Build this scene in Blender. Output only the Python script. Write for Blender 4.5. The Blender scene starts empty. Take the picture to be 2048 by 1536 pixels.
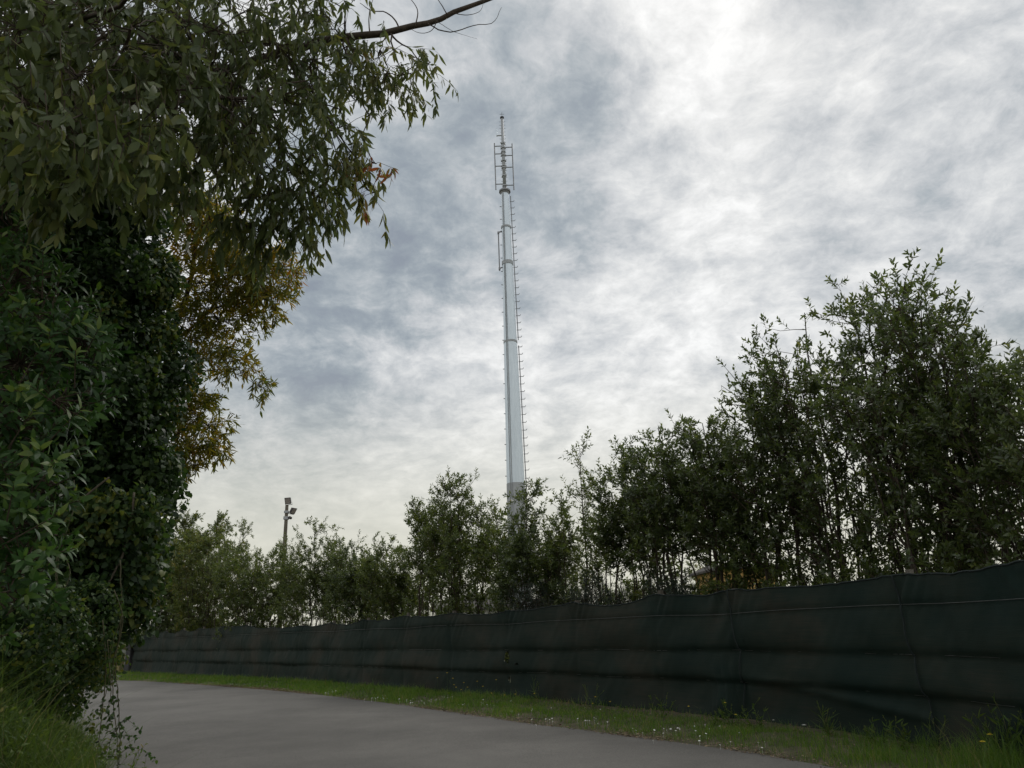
import bpy, math
import numpy as np
from mathutils import Vector

rng = np.random.default_rng(11)
PI = math.pi
scene = bpy.context.scene
COL = scene.collection

# ------------------------------------------------------------------ camera
PITCH, ROLL, FPX, EYE = math.radians(18.2), math.radians(2.15), 1479.0, 1.6
cF = np.array([0, math.cos(PITCH), math.sin(PITCH)])
_u = np.array([0, -math.sin(PITCH), math.cos(PITCH)])
_r = np.array([1.0, 0, 0])
cR = math.cos(ROLL) * _r - math.sin(ROLL) * _u
cU = math.cos(ROLL) * _u + math.sin(ROLL) * _r
from mathutils import Matrix
cam_d = bpy.data.cameras.new('camera')
cam = bpy.data.objects.new('camera', cam_d)
COL.objects.link(cam)
cam.matrix_world = Matrix(((cR[0], cU[0], -cF[0], 0), (cR[1], cU[1], -cF[1], 0), (cR[2], cU[2], -cF[2], EYE), (0, 0, 0, 1)))
cam_d.sensor_width = 36
cam_d.lens = FPX / 2048 * 36
cam_d.clip_start = 0.05
cam_d.clip_end = 3000
scene.camera = cam


def ray(x, y):
    return cF + (x - 1024) / FPX * cR - (y - 768) / FPX * cU


def at(x, y, Y):
    """world point seen at photo pixel (x, y) that stands Y metres ahead"""
    d = ray(x, y)
    return np.array([0, 0, EYE]) + d / d[1] * Y


def on_plane(x, y, z=0.0):
    d = ray(x, y)
    return np.array([0, 0, EYE]) + d * ((z - EYE) / d[2])


# ------------------------------------------------------------------ world, sun, exposure
SUN = Vector((0.30, 0.62, 0.78)).normalized()
scene.view_settings.view_transform = 'Standard'
scene.view_settings.look = 'None'
scene.view_settings.exposure = 0.0
scene.view_settings.gamma = 1.0
world = bpy.data.worlds.new('World')
scene.world = world
world.use_nodes = True
nt = world.node_tree
nt.nodes.clear()


def nd(t, typ, **kw):
    n = t.nodes.new(typ)
    ins = kw.pop('ins', {})
    for k, v in kw.items():
        setattr(n, k, v)
    for k, v in ins.items():
        if hasattr(v, 'is_output'):
            t.links.new(v, n.inputs[k])
        else:
            n.inputs[k].default_value = v
    return n


def mth(t, op, a, b=None, c=None, clamp=False):
    ins = {0: a}
    if b is not None:
        ins[1] = b
    if c is not None:
        ins[2] = c
    return nd(t, 'ShaderNodeMath', operation=op, use_clamp=clamp, ins=ins).outputs[0]


def build_sky():
    t = nt
    tc = nd(t, 'ShaderNodeTexCoord')
    d = tc.outputs['Generated']
    sky = nd(t, 'ShaderNodeTexSky', sky_type='NISHITA', sun_disc=False)
    sky.sun_elevation = math.asin(SUN.z)
    sky.sun_rotation = math.atan2(SUN.x, SUN.y)
    sky.dust_density = 2.0
    sep = nd(t, 'ShaderNodeSeparateXYZ', ins={0: d})
    den = mth(t, 'ADD', mth(t, 'MAXIMUM', sep.outputs[2], 0.0), 0.30)
    q = nd(t, 'ShaderNodeCombineXYZ', ins={0: mth(t, 'DIVIDE', sep.outputs[0], den), 1: mth(t, 'DIVIDE', sep.outputs[1], den), 2: 0.37}).outputs[0]

    def noise(vec, sc, det, ro, di, k=0):
        return nd(t, 'ShaderNodeTexNoise', ins={'Vector': vec, 'Scale': sc, 'Detail': det, 'Roughness': ro, 'Distortion': di}).outputs[k]

    # warp the layer so that the cloudlets curl
    wq = nd(t, 'ShaderNodeVectorMath', operation='SUBTRACT', ins={0: noise(q, 3.0, 4, .55, 0, 1), 1: (.5, .5, .5)}).outputs[0]
    wq = nd(t, 'ShaderNodeVectorMath', operation='SCALE', ins={0: wq, 'Scale': .15}).outputs[0]
    q2 = nd(t, 'ShaderNodeVectorMath', operation='ADD', ins={0: q, 1: wq}).outputs[0]
    n1 = noise(q2, 1.7, 8, .60, .0)
    n2 = noise(q2, 6.5, 10, .66, .0)
    n3 = noise(q2, 13.0, 8, .66, .0)
    # billow: folded noise gives puffy cells with bright seams
    bil = mth(t, 'ABSOLUTE', mth(t, 'MULTIPLY_ADD', noise(q2, 4.6, 7, .58, .0), 2.0, -1.0))
    # warped direction for the large cloud banks
    w = nd(t, 'ShaderNodeVectorMath', operation='SUBTRACT', ins={0: noise(d, 4.0, 7, .62, 0, 1), 1: (.5, .5, .5)}).outputs[0]
    w = nd(t, 'ShaderNodeVectorMath', operation='SCALE', ins={0: w, 'Scale': .42}).outputs[0]
    dw = nd(t, 'ShaderNodeVectorMath', operation='NORMALIZE', ins={0: nd(t, 'ShaderNodeVectorMath', operation='ADD', ins={0: d, 1: w}).outputs[0]}).outputs[0]
    big = mth(t, 'MULTIPLY_ADD', n1, .70, .235)
    for (px, py, deg, amp) in SKY_BANKS:
        c = ray(px, py)
        c = c / np.linalg.norm(c)
        dt = nd(t, 'ShaderNodeVectorMath', operation='DOT_PRODUCT', ins={0: dw, 1: tuple(c)}).outputs['Value']
        m = nd(t, 'ShaderNodeMapRange', interpolation_type='SMOOTHERSTEP', ins={0: dt, 1: math.cos(math.radians(deg * 1.35)), 2: 1.0, 3: 0.0, 4: amp}).outputs[0]
        big = mth(t, 'ADD', big, m)
    v = mth(t, 'ADD', big, mth(t, 'MULTIPLY_ADD', n2, 0.80, -0.40))
    v = mth(t, 'ADD', v, mth(t, 'MULTIPLY_ADD', n3, 0.56, -0.28))
    v = mth(t, 'ADD', v, mth(t, 'MULTIPLY_ADD', bil, -0.60, 0.14))
    ramp = nd(t, 'ShaderNodeValToRGB', ins={0: v})
    e = ramp.color_ramp.elements
    e[0].position = .0; e[0].color = (.275, .315, .370, 1)
    e[1].position = 1.0; e[1].color = (.97, .975, .97, 1)
    for p, c in ((.18, (.328, .376, .420, 1)), (.34, (.424, .468, .502, 1)), (.50, (.555, .582, .607, 1)), (.64, (.665, .685, .70, 1)), (.80, (.80, .81, .81, 1))):
        k = e.new(p); k.color = c
    # low cloud near the horizon is thicker and slightly cream
    hz = nd(t, 'ShaderNodeMapRange', interpolation_type='SMOOTHSTEP', ins={0: sep.outputs[2], 1: .03, 2: .36, 3: .95, 4: 0.0}).outputs[0]
    mix = nd(t, 'ShaderNodeMix', data_type='RGBA', ins={0: hz, 6: ramp.outputs[0], 7: (.70, .69, .585, 1)}).outputs[2]
    up = nd(t, 'ShaderNodeVectorMath', operation='SCALE', ins={0: mix, 'Scale': 1 / 0.1}).outputs[0]
    fin = nd(t, 'ShaderNodeMix', data_type='RGBA', ins={0: 0.97, 6: sky.outputs[0], 7: up}).outputs[2]
    bg = nd(t, 'ShaderNodeBackground', ins={0: fin, 1: 0.1})
    nd(t, 'ShaderNodeOutputWorld', ins={0: bg.outputs[0]})


SKY_BANKS = [(930, 260, 12, -.22), (760, 430, 11, -.19), (1080, 400, 9, -.14), (1230, 330, 7, -.14), (640, 680, 10, -.21), (500, 830, 8, -.24), (760, 620, 7, -.10),
             (1150, 60, 8, -.10), (830, 780, 5, -.08), (1430, 150, 10, .20), (1130, 640, 12, .12), (1010, 880, 10, .10),
             (1960, 150, 17, -.09), (1900, 420, 9, -.06), (1660, 120, 7, -.07), (1620, 500, 12, .05)]
build_sky()
sun_d = bpy.data.lights.new('sun', 'SUN')
sun_d.energy = 1.3
sun_d.angle = math.radians(22)
sun_d.color = (1.0, .96, .9)
sun_o = bpy.data.objects.new('sun', sun_d)
COL.objects.link(sun_o)
sun_o.rotation_euler = (-SUN).to_track_quat('-Z', 'Y').to_euler()
sun_o.location = (20, 30, 60)


# ------------------------------------------------------------------ mesh helpers
def mesh_from(name, V, F, attr=None, smooth=False):
    """V (n,3); F list of (m,k) index arrays; attr: per-vertex float called rnd"""
    me = bpy.data.meshes.new(name)
    V = np.asarray(V, dtype=np.float32)
    F = [np.asarray(f, dtype=np.int32) for f in F if len(f)]
    me.vertices.add(len(V))
    me.vertices.foreach_set('co', V.ravel())
    loops = np.concatenate([f.ravel() for f in F])
    sizes = np.concatenate([np.full(len(f), f.shape[1], np.int32) for f in F])
    starts = np.concatenate([[0], np.cumsum(sizes)[:-1]]).astype(np.int32)
    me.loops.add(len(loops))
    me.loops.foreach_set('vertex_index', loops)
    me.polygons.add(len(sizes))
    me.polygons.foreach_set('loop_start', starts)
    me.polygons.foreach_set('use_smooth', np.full(len(sizes), bool(smooth) or attr is not None))
    if attr is not None:
        a = me.attributes.new('rnd', 'FLOAT', 'POINT')
        a.data.foreach_set('value', np.asarray(attr, dtype=np.float32))
    me.update(calc_edges=True)
    return me


class MB:
    """collects shapes into one mesh"""

    def __init__(self):
        self.V, self.F, self.A, self.n = [], [], [], 0

    def add(self, V, F, a=0.0):
        V = np.asarray(V, float).reshape(-1, 3)
        for f in F:
            f = np.asarray(f, np.int64)
            if len(f):
                self.F.append(f + self.n)
        self.V.append(V)
        self.A.append(np.full(len(V), a) if np.isscalar(a) else np.asarray(a).ravel())
        self.n += len(V)
        return self

    def box(self, c, s, rz=0.0, bev=0.0):
        c = np.array(c, float); s = np.array(s, float) / 2
        if bev <= 0:
            P = np.array([[x, y, z] for z in (-1, 1) for y in (-1, 1) for x in (-1, 1)]) * s
            Fq = [[0, 2, 3, 1], [4, 5, 7, 6], [0, 1, 5, 4], [2, 6, 7, 3], [0, 4, 6, 2], [1, 3, 7, 5]]
        else:
            b = bev
            ring = [(-s[0] + b, -s[1]), (s[0] - b, -s[1]), (s[0], -s[1] + b), (s[0], s[1] - b), (s[0] - b, s[1]), (-s[0] + b, s[1]), (-s[0], s[1] - b), (-s[0], -s[1] + b)]
            P = np.array([[x, y, z] for z in (-s[2], s[2]) for x, y in ring])
            self_f = [[i, (i + 1) % 8, 8 + (i + 1) % 8, 8 + i] for i in range(8)]
            co, si = math.cos(rz), math.sin(rz)
            P = P @ np.array([[co, si, 0], [-si, co, 0], [0, 0, 1]]) + c
            return self.add(P, [self_f, [list(range(7, -1, -1)), list(range(8, 16))]])
        co, si = math.cos(rz), math.sin(rz)
        P = P @ np.array([[co, si, 0], [-si, co, 0], [0, 0, 1]]) + c
        return self.add(P, [Fq])

    def tubes(self, P, R, sides=6, a=0.0, caps=False, flat=0.0):
        P = np.asarray(P, float); R = np.asarray(R, float)
        if P.ndim == 2:
            P = P[None]; R = R[None]
        M, k, _ = P.shape
        R = np.broadcast_to(R, (M, k))
        T = np.gradient(P, axis=1)
        T /= np.linalg.norm(T, axis=2, keepdims=True) + 1e-9
        ref = np.where(np.abs(T[..., 2:3]) > .9, np.array([1., 0, 0]), np.array([0, 0, 1.]))
        mr = np.abs(T[:, :, 2]).mean(1) > .8
        ref[mr] = [1., .1, 0]; ref[~mr] = [0, 0, 1.]
        B = np.cross(T, ref); B /= np.linalg.norm(B, axis=2, keepdims=True) + 1e-9
        N = np.cross(B, T)
        an = np.arange(sides) / sides * 2 * PI
        V = P[:, :, None] + R[:, :, None, None] * (np.cos(an)[None, None, :, None] * B[:, :, None] + np.sin(an)[None, None, :, None] * N[:, :, None])
        idx = np.arange(M * k * sides).reshape(M, k, sides)
        nx = np.roll(idx, -1, axis=2)
        q = np.stack([idx[:, :-1], nx[:, :-1], nx[:, 1:], idx[:, 1:]], -1).reshape(-1, 4)
        F = [q]
        if caps:
            F += [idx[:, 0, ::-1].reshape(-1, sides), idx[:, -1].reshape(-1, sides)]
        if not np.isscalar(a):
            a = np.repeat(np.asarray(a), k * sides)
        return self.add(V, F, a)

    def leaves(self, P, D, N, L, W, rnd, kind=2, curv=0.25, fold=0.25):
        P = np.asarray(P, float); M = len(P)
        if M == 0:
            return self
        D = D / (np.linalg.norm(D, axis=1, keepdims=True) + 1e-9)
        S = np.cross(D, N); S /= np.linalg.norm(S, axis=1, keepdims=True) + 1e-9
        N = np.cross(S, D)
        L = np.broadcast_to(np.asarray(L, float), (M,)); W = np.broadcast_to(np.asarray(W, float), (M,))
        curv = np.broadcast_to(np.asarray(curv, float), (M,))
        st = {1: [(.45, .5)], 2: [(.28, .44), (.66, .38)], 3: [(.16, .32), (.42, .5), (.74, .32)], 4: [(.3, .46), (.7, .30)]}[kind]
        vs = [P]
        for (tt, ww) in st:
            c = P + D * (L * tt)[:, None] - N * (curv * L * tt * tt)[:, None]
            e = S * (W * ww)[:, None]; f = N * (W * ww * fold)[:, None]
            vs += [c + e + f, c - e + f]
        vs.append(P + D * L[:, None] - N * (curv * L)[:, None])
        V = np.stack(vs, 1)
        n = V.shape[1]
        b = (np.arange(M) * n)[:, None]
        F = []
        if kind == 1:
            F.append(b + np.array([[0, 1, 3, 2]]))
        else:
            F.append(np.concatenate([b + np.array([[0, 1, 2]]), b + np.array([[n - 1, n - 2, n - 3]])]))
            for j in range(len(st) - 1):
                o = 1 + 2 * j
                F.append(b + np.array([[o, o + 2, o + 3, o + 1]]))
        return self.add(V, F, np.repeat(np.asarray(rnd), n))

    def mesh(self, name, attr=False, smooth=False):
        return mesh_from(name, np.concatenate(self.V), self.F, np.concatenate(self.A) if attr else None, smooth)

    def build(self, name, mat, parent=None, attr=False, smooth=False, loc=None):
        me = self.mesh(name, attr, smooth)
        me.materials.append(mat)
        return link(name, me, parent, loc)


def link(name, me, parent=None, loc=None):
    o = bpy.data.objects.new(name, me)
    COL.objects.link(o)
    if parent is not None:
        o.parent = parent
    if loc is not None:
        o.location = loc
    return o


def tag(o, label=None, cat=None, group=None, kind=None):
    if label: o['label'] = label
    if cat: o['category'] = cat
    if group: o['group'] = group
    if kind: o['kind'] = kind
    return o


def thing(name, label, cat, loc=(0, 0, 0), rz=0.0, group=None):
    o = bpy.data.objects.new(name, None)
    COL.objects.link(o)
    o.location = tuple(float(v) for v in loc)
    o.rotation_euler = (0, 0, rz)
    o.empty_display_size = .2
    return tag(o, label, cat, group)


def unit(v):
    return v / (np.linalg.norm(v, axis=-1, keepdims=True) + 1e-9)


def rand_dirs(n):
    return unit(rng.normal(size=(n, 3)))


def catmull(P, n):
    P = np.asarray(P, float)
    seg = np.concatenate([[0], np.cumsum(np.linalg.norm(np.diff(P, axis=0), axis=1))])
    m = np.zeros_like(P)
    m[1:-1] = (P[2:] - P[:-2]) / (seg[2:] - seg[:-2])[:, None]
    m[0] = (P[1] - P[0]) / (seg[1] - seg[0]); m[-1] = (P[-1] - P[-2]) / (seg[-1] - seg[-2])
    s = np.linspace(0, seg[-1], n)
    i = np.clip(np.searchsorted(seg, s, side='right') - 1, 0, len(P) - 2)
    h = seg[i + 1] - seg[i]; t = (s - seg[i]) / h
    h = h[:, None]; t = t[:, None]
    return (2 * t**3 - 3 * t**2 + 1) * P[i] + (t**3 - 2 * t**2 + t) * h * m[i] + (-2 * t**3 + 3 * t**2) * P[i + 1] + (t**3 - t**2) * h * m[i + 1], s


def vnoise(x, seed=0):
    """smooth 1-D value noise in [-1, 1]"""
    r = np.random.default_rng(1000 + seed).uniform(-1, 1, 512)
    x = np.asarray(x, float)
    i = np.floor(x).astype(int); f = x - i
    f = f * f * (3 - 2 * f)
    return r[i % 512] * (1 - f) + r[(i + 1) % 512] * f


def vnoise2(x, y, seed=0):
    r = np.random.default_rng(2000 + seed).uniform(-1, 1, (128, 128))
    i = np.floor(x).astype(int); j = np.floor(y).astype(int)
    f = x - i; g = y - j
    f = f * f * (3 - 2 * f); g = g * g * (3 - 2 * g)
    a = r[i % 128, j % 128]; b = r[(i + 1) % 128, j % 128]; c = r[i % 128, (j + 1) % 128]; e = r[(i + 1) % 128, (j + 1) % 128]
    return (a * (1 - f) + b * f) * (1 - g) + (c * (1 - f) + e * f) * g


# ------------------------------------------------------------------ materials
def new_mat(name):
    m = bpy.data.materials.new(name)
    m.use_nodes = True
    t = m.node_tree
    b = t.nodes['Principled BSDF']
    return m, t, b


def ramp_node(t, fac, stops):
    r = nd(t, 'ShaderNodeValToRGB', ins={0: fac})
    e = r.color_ramp.elements
    e[0].position, e[0].color = stops[0][0], (*stops[0][1], 1)
    e[1].position, e[1].color = stops[-1][0], (*stops[-1][1], 1)
    for p, c in stops[1:-1]:
        k = e.new(p); k.color = (*c, 1)
    return r.outputs[0]


def leaf_mat(name, stops, rough=0.4, transl=0.3, spec=0.5):
    m, t, b = new_mat(name)
    a = nd(t, 'ShaderNodeAttribute', attribute_name='rnd')
    geo = nd(t, 'ShaderNodeNewGeometry')
    no = nd(t, 'ShaderNodeTexNoise', ins={'Vector': geo.outputs['Position'], 'Scale': 30.0, 'Detail': 2}).outputs[0]
    f = mth(t, 'ADD', a.outputs['Fac'], mth(t, 'MULTIPLY_ADD', no, .24, -.12), clamp=True)
    c = ramp_node(t, f, stops)
    t.links.new(c, b.inputs['Base Color'])
    b.inputs['Roughness'].default_value = rough
    b.inputs['Specular IOR Level'].default_value = spec
    tr = nd(t, 'ShaderNodeBsdfTranslucent')
    hs = nd(t, 'ShaderNodeHueSaturation', ins={'Hue': .485, 'Saturation': 1.15, 'Value': 1.5, 'Color': c})
    t.links.new(hs.outputs[0], tr.inputs[0])
    mx = nd(t, 'ShaderNodeMixShader', ins={0: transl, 1: b.outputs[0], 2: tr.outputs[0]})
    t.links.new(mx.outputs[0], t.nodes['Material Output'].inputs[0])
    return m


def noise_mat(name, stops, scale=8.0, rough=.8, bump=.2, bscale=None, detail=6, spec=.3, metallic=0.0, stretch=None):
    m, t, b = new_mat(name)
    geo = nd(t, 'ShaderNodeNewGeometry')
    p = geo.outputs['Position']
    if stretch:
        p = nd(t, 'ShaderNodeVectorMath', operation='MULTIPLY', ins={0: p, 1: stretch}).outputs[0]
    n1 = nd(t, 'ShaderNodeTexNoise', ins={'Vector': p, 'Scale': scale, 'Detail': detail, 'Roughness': .6}).outputs[0]
    c = ramp_node(t, n1, stops)
    t.links.new(c, b.inputs['Base Color'])
    b.inputs['Roughness'].default_value = rough
    b.inputs['Specular IOR Level'].default_value = spec
    b.inputs['Metallic'].default_value = metallic
    if bump:
        n2 = nd(t, 'ShaderNodeTexNoise', ins={'Vector': p, 'Scale': bscale or scale * 4, 'Detail': 5}).outputs[0]
        bp = nd(t, 'ShaderNodeBump', ins={'Strength': bump, 'Distance': .02, 'Height': n2})
        t.links.new(bp.outputs[0], b.inputs['Normal'])
    return m


def asphalt_mat():
    m, t, b = new_mat('asphalt')
    geo = nd(t, 'ShaderNodeNewGeometry')
    p = geo.outputs['Position']
    big = nd(t, 'ShaderNodeTexNoise', ins={'Vector': p, 'Scale': .35, 'Detail': 5, 'Roughness': .6}).outputs[0]
    mid = nd(t, 'ShaderNodeTexNoise', ins={'Vector': p, 'Scale': 3.0, 'Detail': 6, 'Roughness': .65}).outputs[0]
    fine = nd(t, 'ShaderNodeTexNoise', ins={'Vector': p, 'Scale': 45.0, 'Detail': 4, 'Roughness': .75}).outputs[0]
    vor = nd(t, 'ShaderNodeTexVoronoi', ins={'Vector': p, 'Scale': 130.0})
    f = mth(t, 'ADD', mth(t, 'MULTIPLY', big, .55), mth(t, 'MULTIPLY_ADD', mid, .14, .055))
    f = mth(t, 'ADD', f, mth(t, 'MULTIPLY_ADD', fine, .60, -.15))
    f = mth(t, 'ADD', f, mth(t, 'MULTIPLY_ADD', nd(t, 'ShaderNodeSeparateColor', ins={0: vor.outputs['Color']}).outputs[0], .16, -.08))
    c = ramp_node(t, f, [(.30, (.054, .051, .045)), (.52, (.097, .092, .083)), (.80, (.180, .171, .154))])
    t.links.new(c, b.inputs['Base Color'])
    b.inputs['Roughness'].default_value = .82
    b.inputs['Specular IOR Level'].default_value = .35
    bp = nd(t, 'ShaderNodeBump', ins={'Strength': .35, 'Distance': .006, 'Height': vor.outputs['Distance']})
    t.links.new(bp.outputs[0], b.inputs['Normal'])
    return m


def net_mat():
    m, t, b = new_mat('shade_net')
    geo = nd(t, 'ShaderNodeNewGeometry')
    p = geo.outputs['Position']
    n = nd(t, 'ShaderNodeTexNoise', ins={'Vector': p, 'Scale': .8, 'Detail': 4}).outputs[0]
    s = nd(t, 'ShaderNodeVectorMath', operation='MULTIPLY', ins={0: p, 1: (1.2, 1.2, 40)}).outputs[0]
    st = nd(t, 'ShaderNodeTexNoise', ins={'Vector': s, 'Scale': 1.5, 'Detail': 4}).outputs[0]
    f = mth(t, 'ADD', mth(t, 'MULTIPLY', n, .75), mth(t, 'MULTIPLY', st, .3))
    c = ramp_node(t, f, [(.36, (.0068, .0185, .0150)), (.52, (.0150, .0245, .0185)), (.68, (.0340, .0335, .0245))])
    t.links.new(c, b.inputs['Base Color'])
    b.inputs['Roughness'].default_value = .75
    b.inputs['Specular IOR Level'].default_value = .18
    wv = nd(t, 'ShaderNodeTexNoise', ins={'Vector': s, 'Scale': 6.0, 'Detail': 3}).outputs[0]
    bp = nd(t, 'ShaderNodeBump', ins={'Strength': .25, 'Distance': .01, 'Height': wv})
    t.links.new(bp.outputs[0], b.inputs['Normal'])
    return m


def galv_mat(name, lo, hi, rough=.42, metallic=.35):
    m, t, b = new_mat(name)
    geo = nd(t, 'ShaderNodeNewGeometry')
    p = nd(t, 'ShaderNodeVectorMath', operation='MULTIPLY', ins={0: geo.outputs['Position'], 1: (3.0, 3.0, .35)}).outputs[0]
    n1 = nd(t, 'ShaderNodeTexNoise', ins={'Vector': p, 'Scale': 2.2, 'Detail': 7, 'Roughness': .65}).outputs[0]
    n2 = nd(t, 'ShaderNodeTexVoronoi', ins={'Vector': geo.outputs['Position'], 'Scale': 7.0})
    f = mth(t, 'ADD', n1, mth(t, 'MULTIPLY', nd(t, 'ShaderNodeSeparateColor', ins={0: n2.outputs['Color']}).outputs[0], .04))
    c = ramp_node(t, f, [(.35, lo), (.75, hi)])
    t.links.new(c, b.inputs['Base Color'])
    b.inputs['Roughness'].default_value = rough
    b.inputs['Metallic'].default_value = metallic
    return m


M = {}
M['asphalt'] = asphalt_mat()
M['net'] = net_mat()
M['hem'] = noise_mat('net_hem', [(.3, (.008, .015, .015)), (.7, (.018, .026, .024))], 20, .8, .1)
M['ground'] = noise_mat('meadow_soil', [(.32, (.035, .050, .018)), (.5, (.060, .066, .028)), (.7, (.105, .085, .055))], .9, .95, .5, 14)
M['verge'] = noise_mat('verge_soil', [(.32, (.050, .044, .026)), (.5, (.080, .070, .042)), (.68, (.125, .103, .070))], 5.0, .95, .6, 30)
M['litter'] = leaf_mat('leaf_litter', [(0, (.06, .04, .02)), (.5, (.15, .10, .055)), (1, (.32, .25, .15))], .8, .1)
M['grass'] = leaf_mat('grass_blades', [(0, (.046, .100, .016)), (.45, (.088, .180, .026)), (.85, (.145, .230, .045)), (1, (.30, .25, .10))], .45, .48)
M['tallgrass'] = leaf_mat('tall_grass_blades', [(0, (.036, .072, .016)), (.5, (.072, .122, .027)), (.85, (.115, .160, .042)), (1, (.22, .20, .09))], .6, .42, .2)
M['laurel'] = leaf_mat('laurel_leaves', [(0, (.040, .060, .022)), (.45, (.074, .106, .035)), (.8, (.120, .155, .046)), (1, (.19, .18, .05))], .32, .45, .75)
M['olive'] = leaf_mat('dull_olive_leaves', [(0, (.046, .072, .021)), (.5, (.088, .122, .034)), (.85, (.140, .165, .045)), (1, (.21, .16, .05))], .40, .46, .6)
M['nearlaurel'] = leaf_mat('near_laurel_leaves', [(0, (.018, .046, .014)), (.5, (.038, .090, .023)), (.85, (.075, .140, .032)), (1, (.12, .165, .036))], .46, .36, .32)
M['ivy'] = leaf_mat('ivy_leaves', [(0, (.016, .036, .012)), (.45, (.034, .068, .020)), (.8, (.062, .106, .028)), (1, (.13, .15, .034))], .50, .34, .3)
M['euca'] = leaf_mat('eucalyptus_leaves', [(0, (.050, .074, .028)), (.5, (.088, .115, .040)), (.8, (.150, .160, .046)), (.93, (.20, .155, .05)), (1, (.26, .11, .05))], .5, .42, .32)
M['gold'] = leaf_mat('golden_eucalyptus_leaves', [(0, (.075, .105, .024)), (.5, (.150, .158, .032)), (.82, (.27, .215, .042)), (1, (.30, .16, .04))], .5, .55, .3)
M['broom'] = leaf_mat('broom_needles', [(0, (.012, .026, .016)), (1, (.03, .05, .025))], .6, .15)
M['bark'] = noise_mat('grey_brown_bark', [(.3, (.040, .031, .024)), (.7, (.095, .075, .058))], 14, .9, .6, 40, stretch=(1, 1, .3))
M['twig'] = noise_mat('twig_bark', [(.3, (.045, .033, .024)), (.7, (.085, .062, .045))], 20, .9, .2)
M['vine'] = noise_mat('vine_stem', [(.3, (.060, .060, .032)), (.7, (.13, .115, .065))], 25, .8, .2)
M['deadwood'] = noise_mat('dead_wood', [(.3, (.085, .070, .052)), (.7, (.17, .145, .11))], 18, .9, .4, stretch=(1, 1, .3))
M['galv'] = galv_mat('galvanised_steel', (.68, .75, .81), (.79, .86, .92), .5, .7)
M['galv_d'] = galv_mat('weathered_galvanised_steel', (.36, .375, .39), (.48, .495, .51), .6, .5)
M['steel'] = galv_mat('antenna_steel', (.20, .205, .215), (.34, .345, .36), .5, .4)
M['dark'] = noise_mat('dark_steel', [(.3, (.03, .03, .032)), (.7, (.06, .06, .065))], 10, .6, 0)
M['wire'] = galv_mat('fence_wire', (.07, .075, .07), (.12, .125, .12), .5, .5)
M['post'] = noise_mat('concrete_post', [(.3, (.09, .08, .065)), (.7, (.17, .155, .13))], 9, .9, .3)
M['lamp_pole'] = noise_mat('lamp_pole_timber', [(.3, (.11, .095, .075)), (.7, (.21, .185, .15))], 5, .85, .3, stretch=(3, 3, .3))
M['lamp_body'] = noise_mat('floodlight_housing', [(.3, (.05, .045, .045)), (.7, (.09, .08, .078))], 12, .5, 0)
M['lamp_glass'] = noise_mat('floodlight_glass', [(.3, (.25, .22, .21)), (.7, (.38, .34, .32))], 6, .2, 0, spec=.6)
M['ochre'] = noise_mat('ochre_plaster', [(.3, (.42, .26, .085)), (.7, (.56, .37, .14))], 3, .9, .2)
M['yellowwall'] = noise_mat('pale_yellow_plaster', [(.3, (.22, .18, .085)), (.7, (.34, .29, .145))], 2.5, .9, .2)
M['white'] = noise_mat('white_plaster', [(.3, (.55, .54, .51)), (.7, (.72, .71, .68))], 3, .9, .1)
M['greywall'] = noise_mat('grey_render', [(.3, (.20, .20, .20)), (.7, (.30, .30, .29))], 3, .9, .1)
M['roof'] = noise_mat('grey_roof', [(.3, (.06, .055, .05)), (.7, (.11, .10, .095))], 4, .85, .3)
M['pane'] = noise_mat('window_pane', [(.3, (.02, .024, .03)), (.7, (.04, .045, .05))], 3, .08, 0, spec=.7)
M['door'] = noise_mat('dark_wood_door', [(.3, (.06, .035, .022)), (.7, (.11, .065, .04))], 8, .6, .1, stretch=(4, 4, .4))
M['petal_y'] = noise_mat('yellow_petals', [(.3, (.62, .46, .02)), (.7, (.75, .60, .04))], 40, .7, 0)
M['petal_w'] = noise_mat('white_petals', [(.3, (.62, .62, .58)), (.7, (.75, .75, .70))], 40, .7, 0)

# ------------------------------------------------------------------ layout curves (plan view)
FENCE = [(-21.24, 42.92), (-15.6, 36.6), (-8.0, 28.3), (-4.4, 23.9), (-1.95, 20.9), (-0.5, 19.1), (1.52, 16.5), (3.0, 14.35), (3.72, 13.1), (4.5, 11.5), (5.15, 9.6), (5.55, 7.2), (5.75, 4.2), (5.8, 1.0), (5.7, -4.0)]
EDGE = [(-62, 52), (-42, 46), (-27.5, 40.2), (-17.57, 34.27), (-11.5, 28.6), (-6.47, 23.06), (-2.13, 17.26), (-0.45, 14.75), (1.1, 12.58), (2.33, 10.92), (2.97, 9.83), (3.27, 9.2), (3.75, 7.4), (4.0, 5.0), (4.05, 2.5), (4.0, 0), (3.5, -6), (2.5, -20)]
fence_xy, fence_s = catmull(FENCE, 1400)
edge_xy, edge_s = catmull(EDGE, 500)
et = unit(np.gradient(edge_xy, axis=0))          # heading towards the camera
e_left = np.stack([et[:, 1], -et[:, 0]], 1)      # points across the road
wid = 6.3 + .25 * vnoise(edge_s / 6, 3)
left_xy = edge_xy + e_left * (wid + .35 * np.exp(-((edge_xy[:, 1] - 8) / 7) ** 2))[:, None]


def strip(A, B, n_across, zf, wob=0.0):
    """sheet between two plan curves of equal length"""
    k = len(A)
    w = np.linspace(0, 1, n_across)
    P = A[:, None] * (1 - w)[None, :, None] + B[:, None] * w[None, :, None]
    V = np.zeros((k, n_across, 3)); V[..., :2] = P
    V[..., 2] = zf(P[..., 0], P[..., 1], w[None, :] + 0 * P[..., 0])
    i = np.arange(k * n_across).reshape(k, n_across)
    F = np.stack([i[:-1, :-1], i[1:, :-1], i[1:, 1:], i[:-1, 1:]], -1).reshape(-1, 4)
    return V.reshape(-1, 3), [F]


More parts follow.
